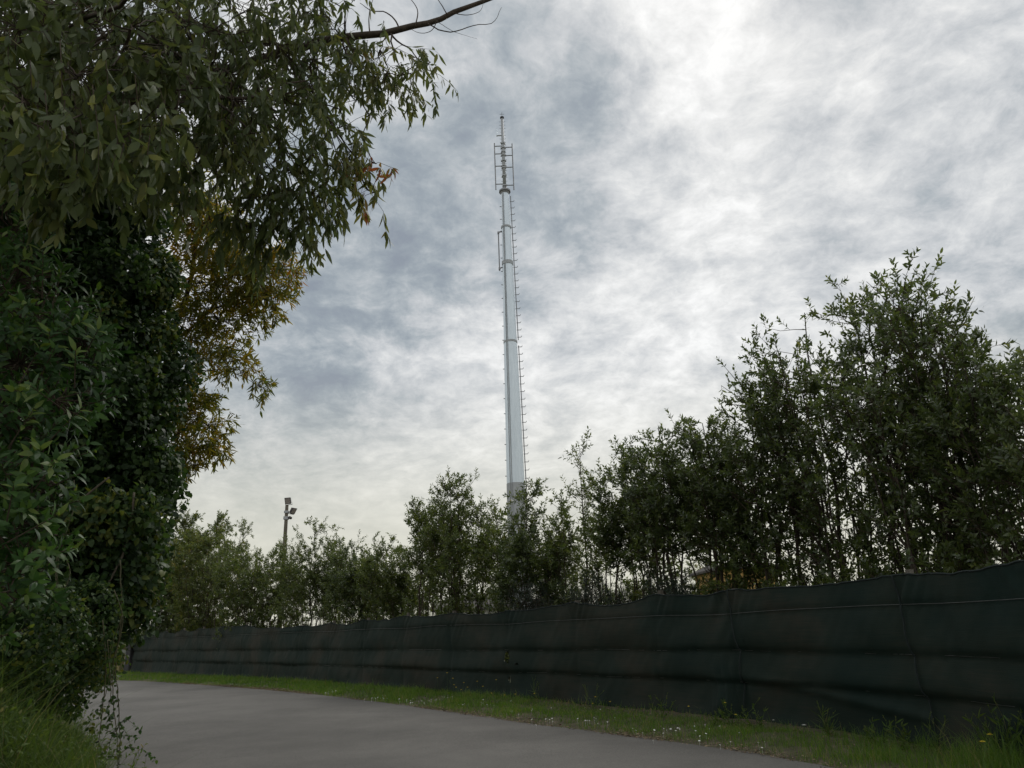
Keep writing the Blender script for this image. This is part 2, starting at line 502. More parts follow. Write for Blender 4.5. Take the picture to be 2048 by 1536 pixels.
# ------------------------------------------------------------------ the setting: ground, road, verges
g = MB()
gx = np.concatenate([np.linspace(-900, -80, 8), np.linspace(-70, 70, 57), np.linspace(80, 900, 8)])
gy = np.concatenate([np.linspace(-300, -20, 6), np.linspace(-15, 95, 45), np.linspace(110, 1500, 10)])
X, Yg = np.meshgrid(gx, gy, indexing='ij')
Z = -.10 + .03 * vnoise2(X * .3 + 50, Yg * .3 + 50)
i = np.arange(X.size).reshape(X.shape)
g.add(np.stack([X, Yg, Z], -1), [np.stack([i[:-1, :-1], i[1:, :-1], i[1:, 1:], i[:-1, 1:]], -1).reshape(-1, 4)])
tag(g.build('ground', M['ground'], smooth=True), kind='structure')

jit = .045 * vnoise(edge_s * 2.2, 5) + .03 * vnoise(edge_s * 7, 6)
edge_j = edge_xy - e_left * jit[:, None]
r = MB().add(*strip(edge_j, left_xy, 13, lambda x, y, w: .02 + .05 * (1 - (2 * w - 1) ** 2) + .004 * vnoise2(x * .8 + 40, y * .8 + 40)))
tag(r.build('road', M['asphalt'], smooth=True), kind='structure')


def bank_rise(w):
    q = np.clip(w / .34, 0, 1)
    return .72 * q * q * (3 - 2 * q)


def verge_z(x, y, w):
    b = np.sin(np.clip(w, 0, 1) * PI) ** .7
    return -.005 + .075 * b + .022 * vnoise2(x * 1.7 + 60, y * 1.7 + 60, 3) * b + .010 * vnoise2(x * 6 + 60, y * 6 + 60, 4)


# right verge runs from the road edge to a little behind the fence
def nearest(A, B):
    d = np.linalg.norm(A[:, None] - B[None], axis=2)
    return d.argmin(1), d.min(1)


fs = fence_xy[::4]
sel = (edge_xy[:, 1] < 39) & (edge_xy[:, 1] > -5)
ex = edge_xy[sel]; el = e_left[sel]
ni, ndist = nearest(ex, fs)
far = fs[ni]
far = far + unit(far - ex) * .5
for _ in range(6):
    far[1:-1] = (far[:-2] + far[1:-1] + far[2:]) / 3
vr_in, vr_out = ex + el * .06, far
v = MB().add(*strip(vr_in, vr_out, 15, verge_z))
tag(v.build('grass_verge', M['verge'], smooth=True), kind='structure')
lx = left_xy[(left_xy[:, 1] < 60) & (left_xy[:, 1] > -5)]
ll = e_left[(left_xy[:, 1] < 60) & (left_xy[:, 1] > -5)]
vl_in, vl_out = lx - ll * .06, lx + ll * 5.0
v = MB().add(*strip(vl_in, vl_out, 15, lambda x, y, w: verge_z(x, y, np.minimum(w * 4, .5)) + bank_rise(w)))
tag(v.build('grass_bank', M['verge'], smooth=True), kind='structure')

# ------------------------------------------------------------------ shade-net fence
ft = unit(np.gradient(fence_xy, axis=0))
fn = np.stack([ft[:, 1], -ft[:, 0]], 1)           # towards the road (left of heading to camera -> road side)
if ((edge_xy[300] - fence_xy[700]) @ fn[700]) < 0:
    fn = -fn


def s_of_px(px, z=1.0):
    """fence arc length where the fence crosses photo column px at height z"""
    P = np.concatenate([fence_xy, np.full((len(fence_xy), 1), z)], 1) - [0, 0, EYE]
    zc = P @ cF
    xx = np.where(zc > .5, 1024 + FPX * (P @ cR) / np.where(zc > .5, zc, 1), 1e6)
    return fence_s[np.argmin(np.abs(xx - px))]


def f_at(s):
    return np.stack([np.interp(s, fence_s, fence_xy[:, 0]), np.interp(s, fence_s, fence_xy[:, 1])], -1)


def fn_at(s):
    return unit(np.stack([np.interp(s, fence_s, fn[:, 0]), np.interp(s, fence_s, fn[:, 1])], -1))


S_A, S_B, S_C = s_of_px(266), s_of_px(1482), s_of_px(1838)
S_END = fence_s[np.argmin(np.abs(fence_xy[:, 1] - 1.0))]
post_s = []
sv = S_A + .08
while sv < S_END:
    post_s.append(sv); sv += 2.45
for k, c in enumerate((S_B, S_C)):
    j = int(np.argmin(np.abs(np.array(post_s) - c))); post_s[j] = c
post_s = np.array(post_s)
WIRES = (.60, 1.10, 1.70)
top_pts = [(266, 1.90), (330, 2.04), (420, 2.08), (500, 2.06), (535, 1.93), (600, 1.93), (640, 1.95), (840, 2.05), (1010, 1.97), (1115, 2.09), (1210, 2.06), (1385, 2.14), (1475, 2.06), (1560, 2.10), (1650, 2.08), (1810, 2.08), (1960, 2.10), (2040, 2.06)]
top_s = np.array([s_of_px(a, 2.0) for a, b in top_pts]); top_z = np.array([b for a, b in top_pts])


def net_top(s):
    base = np.interp(s, top_s, top_z)
    j = np.clip(np.searchsorted(post_s, s) - 1, 0, len(post_s) - 2)
    f = np.clip((s - post_s[j]) / (post_s[j + 1] - post_s[j]), 0, 1)
    sag = (.085 + .055 * vnoise(j * 1.37 + .5, 8)) * 4 * f * (1 - f)
    return base - sag + .016 * vnoise(s * 3.1, 9) + .008 * vnoise(s * 9, 10)


def net_off(s, z):
    """distance of the cloth from the fence line, towards the road"""
    tz = net_top(s)
    rows = np.stack([np.zeros_like(s)] + [np.full_like(s, w) + .02 * vnoise(s / 1.6, 20 + i) for i, w in enumerate(WIRES)] + [tz], -1)
    o = np.zeros_like(s)
    for i in range(4):
        a, b = rows[..., i], rows[..., i + 1]
        f = np.clip((z - a) / np.maximum(b - a, .05), 0, 1)
        inside = (z >= a) & (z <= b)
        amp = (.045, .060, .042, .018)[i] * (1 + .55 * vnoise(s / 2.1 + 7 * i, 30 + i))
        belly = np.sin(PI * f ** .47) ** .9          # cloth sags over the wire below
        o = np.where(inside, amp * belly, o)
    o += .034 * vnoise2(s * 1.1 + 30, z * 2.0 + 30, 7) + .015 * vnoise2(s * 4.5 + z * 2 + 30, z * 1.3 + 30, 8) + .007 * vnoise2(s * 9 - z * 5 + 90, z * 3 + 30, 9)
    pj = np.clip(np.searchsorted(post_s, s), 1, len(post_s) - 1)
    dp = np.minimum(np.abs(s - post_s[pj]), np.abs(s - post_s[pj - 1]))
    o += .022 * np.sin(34 * dp + 16 * (tz - z)) * np.exp(-((tz - z) / .45) ** 2) * np.exp(-(dp / .5) ** 2)     # puckers under each tie
    o -= .020 * np.exp(-(dp / .05) ** 2)
    o += .020 * np.sin((s * 3.0 + z * 1.7 + 2 * vnoise(s, 12))) * np.clip(z - 1.75, 0, 1) / .3
    return o


def net_panel(s0, s1, lift, bow0=None, bow1=None, folds=None):
    n = max(30, int((s1 - s0) / .055)); k = 46
    u = np.linspace(0, 1, n); w = np.linspace(0, 1, k)
    Uu, Ww = np.meshgrid(u, w, indexing='ij')
    a0 = s0 + (bow0(w) if bow0 else 0 * w); a1 = s1 + (bow1(w) if bow1 else 0 * w)
    S = a0[None, :] * (1 - Uu) + a1[None, :] * Uu
    zb = .02 + .035 * vnoise(S * 1.1, 14) + .02 * vnoise(S * 3.7, 15)
    Z = zb + (net_top(S) - zb) * Ww
    off = net_off(S, Z) + lift + .05
    if folds:
        off += folds(S, Z)
    # loose lower edge curls towards the road
    off += .06 * np.clip(1 - Z / .25, 0, 1) ** 2 * (1 + vnoise(S * 1.3, 16))
    XY = f_at(S) + fn_at(S) * off[..., None]
    V = np.concatenate([XY, Z[..., None]], -1)
    i = np.arange(n * k).reshape(n, k)
    F = np.stack([i[:-1, :-1], i[1:, :-1], i[1:, 1:], i[:-1, 1:]], -1)
    return V, F, S, Z


fence = thing('shade_net_fence', 'long dark green shade net fence on wires beside the grass verge', 'fence', (float(fence_xy[700, 0]), float(fence_xy[700, 1]), 0))
FO = np.array(fence.location)


def fence_child(mb, name, mat, **kw):
    o = mb.build(name, mat, fence, loc=None, **kw)
    o.location = tuple(-FO)
    return o


def bowB(w):    # seam that swings right at mid height
    return .0 + .22 * np.interp(w, [0, .25, .55, .8, 1], [0.35, .55, .75, .15, 0])


def bowC(w):
    return np.interp(w, [0, 1], [.30, 0.0])


def foldsA(S, Z):
    near = np.exp(-((S - (S_B - .25)) / .35) ** 2)
    low = np.clip(1.1 - Z, 0, 1)
    f = .05 * np.sin((S - S_B) * 30 + Z * 6) * near * low
    f += .16 * np.exp(-((S - (S_B - .38)) / .22) ** 2) * np.clip((.72 - Z) / .5, 0, 1)
    f += .03 * np.sin(14 * (S - S_B) - 9 * Z) * near * np.clip(Z - 1.2, 0, 1)
    return f


def foldsB(S, Z):
    f = .045 * np.exp(-((Z - (.72 - .10 * (S - S_B))) / .07) ** 2) * np.clip((S - S_B - .2) * 2, 0, 1)
    f += .02 * np.sin((S - S_B) * 18 + Z * 5) * np.exp(-((S - S_B - .1) / .25) ** 2)
    return f


holes = [(s_of_px(1020, 1.0), .93, .085, .13), (s_of_px(1040), .78, .06, .035), (s_of_px(1020), .42, .035, .09)]
for (s0, s1, lift, b0, b1, fo) in ((S_A, S_B, .0, None, bowB, foldsA), (S_B - .02, S_C, .035, bowB, bowC, foldsB), (S_C - .03, S_END, .06, bowC, None, None)):
    V, F, S, Z = net_panel(s0, s1, lift, b0, b1, fo)
    Sc = S[:-1, :-1] + .027; Zc = Z[:-1, :-1] + .022
    keep = np.ones(Sc.shape, bool)
    for (hs, hz, ra, rb) in holes:
        keep &= ((Sc - hs) / ra) ** 2 + ((Zc - hz) / rb) ** 2 > 1 + .5 * vnoise2(Sc * 30 + 9, Zc * 30 + 9, 2)
    fence_child(MB().add(V.reshape(-1, 3), [F[keep].reshape(-1, 4)]), 'netting_panel', M['net'], smooth=True)
    # hem rope along the upper edge and down the seam
    fence_child(MB().tubes(V[:, -1] + [0, 0, .006], np.full(len(V), .013), 5), 'hem_rope', M['hem'])
    if b0:
        off = np.concatenate([fn_at(S[0]) * .022, np.zeros((S.shape[1], 1))], 1)
        fence_child(MB().tubes(V[0] + off, np.full(V.shape[1], .011), 5), 'seam_cord', M['hem'])
for wi, wz in enumerate(WIRES):
    ss = np.arange(S_A, S_END, .25)
    zz = wz + .02 * vnoise(ss / 1.6, 20 + wi) - .004
    off = net_off(ss, zz) + .05 + np.where(ss > S_C - .03, .06, np.where(ss > S_B, .035, 0)) + (.020 if wi == 2 else .004)
    P = np.concatenate([f_at(ss) + fn_at(ss) * off[:, None], zz[:, None]], 1)
    fence_child(MB().tubes(P, np.full(len(P), .0042), 4), 'wire', M['wire'])
pm = MB().box((0, 0, 1.03), (.085, .085, 2.06), 0, .012).mesh('fence_post')
pm.materials.append(M['post'])
for s in post_s:
    x, y = f_at(s) - fn_at(s) * .075
    o = link('fence_post', pm, fence, (x - FO[0], y - FO[1], float(net_top(np.array([s]))[0]) - 2.02 + .05 * rng.uniform(-.6, 1.2)))
    o.rotation_euler = (rng.uniform(-.02, .02), rng.uniform(-.02, .02), math.atan2(fn_at(s)[1], fn_at(s)[0]))

# pale yellow boundary wall and dark gate post past the far end of the fence
pA = at(262, 1345, 43.4); pW = at(120, 1345, 47.0)
dv = pW - pA; ang = math.atan2(dv[1], dv[0]); ln = float(np.linalg.norm(dv[:2]))
wt = thing('boundary_wall', 'pale yellow plastered wall past the far end of the net fence', 'wall', ((pA[0] + pW[0]) / 2 - .3, (pA[1] + pW[1]) / 2, 0), ang)
MB().box((0, 0, .85), (ln - .9, .25, 1.7)).build('wall_face', M['yellowwall'], wt)
MB().box((0, 0, 1.76), (ln - .8, .34, .12), 0, .02).build('coping', M['greywall'], wt)
MB().box((0, -.15, .12), (ln - .9, .04, .24)).build('plinth', M['greywall'], wt)
pp = at(258, 1345, 43.3)
gt = thing('gate_post', 'dark gate post between the yellow wall and the net fence', 'post', (pp[0], pp[1], 0), ang)
MB().box((0, 0, .86), (.44, .42, 1.72), 0, .03).build('shaft', M['dark'], gt)
MB().box((0, 0, 1.76), (.54, .52, .08), 0, .02).build('cap', M['greywall'], gt)

# ------------------------------------------------------------------ radio tower
TY = 46.0


def tz(y, x=1015):
    return float(at(x, y, TY)[2])


def tdia(z):
    return 1.064 - .0251 * (z - 10.06)


tower = thing('radio_mast', 'tall tapering galvanised steel radio mast with antennas rising behind the trees', 'mast', (0, TY, 0))
NS = 16
ZB, ZT = [0.0, tz(968), tz(685), tz(527), tz(455), tz(384)], None
for k in range(5):
    z0, z1 = ZB[k], ZB[k + 1]
    ex_ = .012 * (4 - k)
    z0b = z0 if k == 0 else z0 - .0
    prof = [(z0b, tdia(z0b) / 2 + ex_), (z1, tdia(z1) / 2 + ex_)]
    MB().tubes([(0, 0, z) for z, _ in prof], [q for _, q in prof], NS, caps=True).build('shaft_section', M['galv_d'] if k == 0 else M['galv'], tower)
for zz, h, col in ((ZB[2], .07, 'galv_d'), (ZB[3], .13, 'galv_d'), (ZB[4], .06, 'galv_d')):
    rr = tdia(zz) / 2 + .055
    MB().tubes([(0, 0, zz - h), (0, 0, zz + h)], [rr, rr], 24, caps=True).build('joint_band', M[col], tower)
# head flange
zf = ZB[5]
MB().tubes([(0, 0, zf - .16), (0, 0, zf - .02), (0, 0, zf - .015), (0, 0, zf + .10), (0, 0, zf + .105), (0, 0, zf + .42)], [.29, .34, .41, .41, .22, .13], 24, caps=True).build('head_flange', M['steel'], tower)
ZM0, ZM1 = zf + .1, tz(236, 1002)
MB().tubes([(0, 0, ZM0), (0, 0, ZM0 + .5 * (ZM1 - ZM0)), (0, 0, ZM1)], [.125, .115, .10], 12, caps=True).build('antenna_tube', M['galv_d'], tower, smooth=True)
fin = MB().tubes([(0, 0, ZM1), (0, 0, tz(224, 1002))], [.02, .012], 6, caps=True)
zc = tz(228.5, 1002)
fin.tubes([(-.17, 0, zc), (.17, 0, zc)], [.014, .014], 6, caps=True).tubes([(0, -.17, zc), (0, .17, zc)], [.014, .014], 6, caps=True)
fin.build('lightning_finial', M['steel'], tower)
MB().tubes([(0, 0, ZM1 - .02), (0, 0, ZM1 + .06)], [.15, .15], 12, caps=True).build('tube_cap', M['dark'], tower)
peg = MB().tubes([(.09, 0, 0), (.21, 0, 0), (.22, 0, .03)], [.012, .012, .012], 5, caps=True).mesh('step_peg'); peg.materials.append(M['steel'])
zz = ZM0 + .5; k = 0
while zz < ZM1 - .1:
    for a in (0, PI):
        o = link('step_peg', peg, tower, (0, 0, zz)); o.rotation_euler = (0, 0, a)
    zz += .30; k += 1
for y in (287, 296, 304, 311, 322, 332, 336, 352, 372):
    z = tz(y, 1004)
    MB().box((0, 0, z), (.31, .30, .10), .3 * y, .03).build('clamp', M['galv_d'], tower)
for sgn, ytop, ybot, arms, off in ((-1, 286, 379, (292, 307.5, 332, 368), .63), (1, 288, 380.5, (295, 311.5, 335, 371), .66)):
    fr = MB().tubes([(sgn * off, 0, tz(ytop, 1004)), (sgn * off, 0, tz(ybot, 1008))], [.042, .042], 8, caps=True).build('dipole_bar', M['steel'], tower)
    for y in arms:
        z = tz(y, 1005)
        MB().tubes([(sgn * .08, 0, z), (sgn * (off + .03), 0, z)], [.036, .036], 8, caps=True).build('dipole_arm', M['steel'], fr)
sa = MB().tubes([(-.42, 0, tz(258, 1003)), (-.42, 0, tz(272.5, 1003))], [.036, .036], 8, caps=True).build('whip_antenna', M['galv'], tower)
MB().tubes([(-.46, 0, tz(271, 1003)), (-.05, 0, tz(271, 1003))], [.045, .045], 8, caps=True).build('bracket', M['galv_d'], sa)
zt_, zb_ = tz(464, 1010), tz(541, 1013)
ld = MB().tubes([(-.56, 0, zt_), (-.56, 0, zb_)], [.042, .042], 8, caps=True).build('dipole_bar', M['steel'], tower)
for z, dz in ((zt_ - .05, .12), (zb_ + .15, .12)):
    MB().tubes([(-.60, 0, z), (-.24, 0, z + dz + .05)], [.05, .05], 8, caps=True).box((-.56, 0, z), (.13, .13, .16)).build('dipole_arm', M['steel'], ld)
# climbing rail with single-sided rungs
for (za, zb2) in ((ZB[1] - .4, ZB[2] - .25), (ZB[2] + .15, ZB[5] - .35)):
    pts = [(tdia(z) / 2 + .12, 0, z) for z in (za, zb2)]
    MB().tubes(pts, [.035, .035], 6, caps=True).build('ladder_rail', M['steel'], tower)
    zz = za + .2
    while zz < zb2 + .05:
        xx = tdia(zz) / 2 + .12
        MB().tubes([(xx - .06, 0, zz), (xx + .20, 0, zz), (xx + .25, 0, zz + .09)], [.022, .022, .02], 6, caps=True).build('rung', M['steel'], tower)
        zz += .52
cl = MB().tubes([(-.11, 0, 0), (.02, 0, 0)], [.028, .028], 5, caps=True).mesh('cable_clip'); cl.materials.append(M['steel'])
zz = ZB[1] + .5
while zz < ZB[5] - .3:
    link('cable_clip', cl, tower, (-tdia(zz) / 2 - .01, -.0, zz)); zz += 1.02
cb = MB()
for a in (-2.2, -2.0):
    cb.tubes([(math.cos(a) * (tdia(z) / 2 + .05), math.sin(a) * (tdia(z) / 2 + .05), z) for z in np.linspace(0, ZB[5] - .2, 12)], np.full(12, .022), 6)
cb.build('feeder_cable', M['galv_d'], tower)
MB().tubes([(0, 0, -.2), (0, 0, .25)], [1.1, 1.1], 24, caps=True).build('footing', M['post'], tower)

# ------------------------------------------------------------------ floodlight pole
LB = at(571, 1060, 40.0)
zl = float(at(576, 1001, 40)[2])
lp = thing('floodlight_pole', 'tall slim pole with two floodlights above the far trees on the left', 'light pole', (LB[0], 40, 0))
MB().tubes([(0, 0, 0), (0, 0, zl * .6), (0, 0, zl - .25)], [.13, .11, .085], 10, caps=True).build('pole', M['lamp_pole'], lp)


def floodlight(loc, rz, tilt, sc):
    h = MB()
    s = sc
    P = np.array([[-.24, -.10, -.24], [.24, -.10, -.24], [.24, -.10, .24], [-.24, -.10, .24], [-.16, .12, -.17], [.16, .12, -.17], [.16, .12, .17], [-.16, .12, .17]]) * s
    h.add(P, [[[0, 1, 2, 3], [7, 6, 5, 4], [1, 0, 4, 5], [2, 1, 5, 6], [3, 2, 6, 7], [0, 3, 7, 4]]])
    o = h.build('floodlight', M['lamp_body'], lp, loc=loc)
    o.rotation_euler = (tilt, 0, rz)
    MB().box((0, -.107 * s, 0), (.38 * s, .02, .38 * s)).build('lens', M['lamp_glass'], o)
    br = MB()
    br.tubes([(-.27 * s, 0, 0), (-.27 * s, 0, -.3 * s), (.27 * s, 0, -.3 * s), (.27 * s, 0, 0)], [.018] * 4, 6, caps=True)
    br.build('yoke', M['dark'], o)


floodlight((.08, -.06, zl - .02), -.25, .32, .74)
floodlight((.34, 0, zl - .55), 1.15, .55, .72)
MB().tubes([(0, 0, zl - .66), (.30, 0, zl - .62)], [.03, .03], 6, caps=True).build('arm', M['galv_d'], lp)
MB().box((.0, 0, zl - .62), (.22, .22, .12)).build('collar', M['galv_d'], lp)
MB().box((.0, 0, zl - .95), (.24, .24, .16)).build('collar', M['galv_d'], lp)
MB().tubes([(.05, 0, zl - .95), (.20, -.05, zl - .93), (.30, -.10, zl - .98)], [.05, .085, .07], 8, caps=True).build('camera_housing', M['lamp_body'], lp)


# ------------------------------------------------------------------ buildings glimpsed behind the trees
def house(name, label, c, w, d, h, rh, wallm, roofm, wins, doors, rz=0.0):
    t = thing(name, label, 'building', (c[0], c[1], 0), rz)
    MB().box((0, 0, h / 2), (w, d, h)).build('wall', wallm, t)
    o = .35
    V = [(-w / 2 - o, -d / 2 - o, h), (w / 2 + o, -d / 2 - o, h), (w / 2 + o, d / 2 + o, h), (-w / 2 - o, d / 2 + o, h), (-w / 2 - o + rh, 0, h + rh), (w / 2 + o - rh, 0, h + rh)]
    V2 = [(x, y, z - .12) for x, y, z in V[:4]]
    MB().add(V + V2, [[[0, 1, 5, 4], [2, 3, 4, 5], [9, 8, 7, 6], [0, 6, 7, 1], [1, 7, 8, 2], [2, 8, 9, 3], [3, 9, 6, 0]], [[1, 2, 5], [3, 0, 4]]]).build('roof', roofm, t)
    for (x, z, ww, hh) in wins:
        f = MB().box((x, -d / 2 - .03, z), (ww + .14, .06, hh + .14)).build('window', M['white'], t)
        MB().box((x, -d / 2 - .062, z), (ww, .012, hh)).build('pane', M['pane'], f)
        MB().box((x, -d / 2 - .10, z - hh / 2 - .11), (ww + .3, .2, .06)).build('sill', M['greywall'], f)
    for (x, ww, hh) in doors:
        f = MB().box((x, -d / 2 - .03, hh / 2), (ww, .06, hh)).build('door', M['door'], t)
        MB().box((x + ww * .36, -d / 2 - .085, hh * .48), (.04, .05, .14)).build('handle', M['steel'], f)
    return t


cO = at(1503, 1200, 43)
house('house', 'ochre plastered house with grey roof glimpsed behind the tall right hand trees', (cO[0], 46), 2.9, 6, 4.4, .35, M['ochre'], M['roof'], [(-.9, 1.9, .6, 1.1)], [(.5, .9, 2.1)], .05)
cW = at(945, 1180, 60)
house('outbuilding', 'low white building with grey roof glimpsed through stems left of the mast', (cW[0], 63), 6.0, 5, 3.1, .9, M['white'], M['roof'], [(-1.6, 1.7, 1.0, 1.0), (1.4, 1.7, 1.0, 1.0)], [(0, .9, 2.1)])
cS = at(1080, 1180, 50)
sh = thing('equipment_cabin', 'flat roofed grey equipment cabin at the foot of the mast', 'cabin', (cS[0] + .4, 48.2, 0))
MB().box((0, 0, 1.5), (3.2, 2.6, 3.0)).build('wall', M['greywall'], sh)
MB().box((0, 0, 3.1), (3.6, 3.0, .2)).build('roof', M['roof'], sh)
dd = MB().box((-.7, -1.33, 1.05), (.95, .06, 2.1)).build('door', M['galv_d'], sh)
MB().box((-.38, -1.38, 1.0), (.04, .05, .14)).build('handle', M['dark'], dd)
MB().box((.8, -1.33, 2.2), (.8, .06, .5)).build('vent', M['dark'], sh)


# ------------------------------------------------------------------ trees and shrubs
def orient(D):
    """a random-ish unit vector perpendicular to D"""
    ref = rand_dirs(len(D))
    return unit(np.cross(D, ref))


def shoot_leaves(mb, O, D, L, per, ll, lw, kind, ang=(35, 65), tint=(0, .85), young=.12, curv=.2, droop=0.0):
    """whorled leaves along shoots: O origin, D direction, L length"""
    m = len(O)
    B1 = orient(D); B2 = np.cross(D, B1)
    j = np.arange(per)
    t = (.12 + .88 * (j + .5) / per)[None, :] + rng.uniform(-.04, .04, (m, per))
    az = (j * 2.399)[None, :] + rng.uniform(0, 6.28, (m, 1)) + rng.uniform(-.4, .4, (m, per))
    th = np.radians(rng.uniform(ang[0], ang[1], (m, per)) * (1.15 - .55 * t))
    rad = np.cos(az)[..., None] * B1[:, None] + np.sin(az)[..., None] * B2[:, None]
    LD = np.cos(th)[..., None] * D[:, None] + np.sin(th)[..., None] * rad
    LD[..., 2] -= droop
    P = O[:, None] + D[:, None] * (t * L[:, None])[..., None]
    N = unit(np.cos(th)[..., None] * rad * -1 + np.sin(th)[..., None] * D[:, None] + rng.normal(0, .25, LD.shape))
    base = rng.uniform(tint[0], tint[1], (m, 1)) * .6 + .4 * rng.uniform(tint[0], tint[1], (m, per))
    rn = np.clip(base + np.where(t > .85, young, 0), 0, 1)
    sz = rng.uniform(.7, 1.15, (m, per)) * (1 - .25 * (t > .9))
    mb.leaves(P.reshape(-1, 3), LD.reshape(-1, 3), N.reshape(-1, 3), (sz * ll).ravel(), (sz * lw).ravel(), rn.ravel(), kind, curv)


def polyline(a, b, k, wob, bend=None):
    """(M,3) start and end -> (M,k,3) wobbly polylines"""
    t = np.linspace(0, 1, k)[None, :, None]
    P = a[:, None] * (1 - t) + b[:, None] * t
    w = rng.normal(0, 1, P.shape) * wob * np.linalg.norm(b - a, axis=1)[:, None, None]
    w *= np.sin(t * PI) ** .6
    P = P + w
    if bend is not None:
        P = P + bend[:, None] * (4 * t * (1 - t))
    return P


def sample_poly(P, idx, t):
    k = P.shape[1]
    f = t * (k - 1); i = np.minimum(f.astype(int), k - 2); f = (f - i)[:, None]
    a, b = P[idx, i], P[idx, i + 1]
    return a * (1 - f) + b * f, unit(b - a)


def shrub(name, label, base, H, R, nst, leaf, mat, u0=.3, dens=1.0, kind=2, nb=None, group=None, spikes=1.0, stem_r=.022, squash=1.0, cat='tree', low=.25, per=11, shoot=(.18, .40), tint=(0, .85), base_r=.35, topdrop=.26):
    t = thing(name, label, cat, (base[0], base[1], -.06), 0, group)
    # stems
    a = rng.uniform(0, 2 * PI, nst); q = np.sqrt(rng.uniform(0, 1, nst))
    q[0] = 0.05
    rr = R * .88 * q
    b0 = np.stack([np.cos(a) * base_r * q, np.sin(a) * base_r * q * squash, np.zeros(nst)], 1)
    top = np.stack([np.cos(a) * rr, np.sin(a) * rr * squash, H * (1 - topdrop * q ** 2.6) * rng.uniform(.86, 1.0, nst)], 1)
    top[0, 2] = H * .97
    bend = np.zeros((nst, 3)); bend[:, :2] = -(top[:, :2] - b0[:, :2]) * .10; bend += rng.normal(0, .03, (nst, 3)) * R
    st = polyline(b0, top, 9, .012, bend)
    tr = MB()
    rad = np.linspace(1, .16, 9)[None] * (stem_r * rng.uniform(.7, 1.3, nst) * (1 + .5 * (q < .4)))[:, None]
    tr.tubes(st, rad, 6)
    tr.build('trunk', M['bark'], t, smooth=True)
    # side branches
    nb = nb or int(H * 4.2)
    si = np.repeat(np.arange(nst), nb)
    tt = u0 + (.97 - u0) * rng.beta(1.25, 1.0, len(si))
    lo = rng.uniform(0, 1, len(si)) < low * .35
    tt[lo] = rng.uniform(min(.18, u0), u0 + .05, lo.sum())
    O, D = sample_poly(st, si, tt)
    out = O.copy(); out[:, 2] = 0; out = unit(out + rng.normal(0, .25 * R, out.shape) * [1, 1, 0])
    az = rng.normal(0, 1.1, len(si))
    c_, s_ = np.cos(az), np.sin(az)
    out = np.stack([out[:, 0] * c_ - out[:, 1] * s_, out[:, 0] * s_ + out[:, 1] * c_, np.zeros(len(si))], 1)
    el = np.radians(rng.uniform(12, 62, len(si)))
    BD = out * np.cos(el)[:, None]; BD[:, 2] = np.sin(el)
    # stay inside a rounded envelope
    u = O[:, 2] / H
    env = R * np.sqrt(np.clip(1 - np.clip((u - .42) / .60, 0, 1) ** 2.2, .02, 1)) * np.where(u < .42, .62 + .9 * np.clip(u, 0, .42), 1)
    room = np.clip(env - np.linalg.norm(O[:, :2], axis=1) * .9, .10, None)
    BL = np.minimum(rng.uniform(.45, 1.05, len(si)) * (.38 + .42 * R), room / np.maximum(np.cos(el), .3)) + .15
    BL = np.minimum(BL, np.maximum(H * 1.0 - O[:, 2], .15) / np.maximum(np.sin(el), .3))
    E = O + BD * BL[:, None]
    br = polyline(O, E, 4, .03, np.stack([0 * BL, 0 * BL, -.05 * BL], 1))
    bm = MB()
    bm.tubes(br, np.linspace(1, .4, 4)[None] * (stem_r * .34 * rng.uniform(.7, 1.2, len(si)))[:, None], 3)
    # leafy shoots
    ns = int(math.ceil(5.5 * dens))
    bi = np.repeat(np.arange(len(si)), ns)
    bi = bi[rng.uniform(0, 1, len(bi)) < 5.5 * dens / ns]
    keep = rng.uniform(0, 1, len(bi)) < np.where(tt[bi] < u0 + .02, .42, 1.0)
    bi = bi[keep]
    bt = np.clip(rng.beta(1.6, 1.0, len(bi)) * 1.05, 0, 1)
    SO, SD = sample_poly(br, bi, bt)
    d = unit(SD * .6 + rng.normal(0, .65, SD.shape) + np.array([0, 0, .42]))
    sl = rng.uniform(*shoot, len(bi))
    # leading spikes at the stem tips
    n_sp = max(1, int(3 * spikes))
    SI = np.repeat(np.arange(nst), n_sp)
    T, TD = sample_poly(st, SI, rng.uniform(.86, .99, len(SI)))
    spd = unit(TD + rng.normal(0, .28, T.shape) + [0, 0, .5])
    spl = rng.uniform(.20, .46, len(SI)) * (.6 + .4 * spikes)
    SO = np.concatenate([SO, T]); d = np.concatenate([d, spd]); sl = np.concatenate([sl, spl])
    hs = rng.uniform(0, 1, len(SO)) < (.45 if kind == 1 else .8)
    bm.tubes(np.stack([SO, SO + d * (sl * .95)[:, None]], 1)[hs], np.array([[.0042, .0022]]) * (leaf[0] / .09) ** .5, 3)
    tag(bm.build('branch', M['twig'], t), kind='stuff')
    cr = MB()
    shoot_leaves(cr, SO, d, sl, per, leaf[0], leaf[1], kind, tint=tint)
    o = cr.build('crown', mat, t, attr=True)
    tag(o, kind='stuff')
    return t


def behind_fence(px, off):
    """plan point seen in photo column px, off metres behind the fence"""
    s = s_of_px(px, 2.2)
    p = f_at(np.array(s)) - fn_at(np.array(s)) * off
    return p


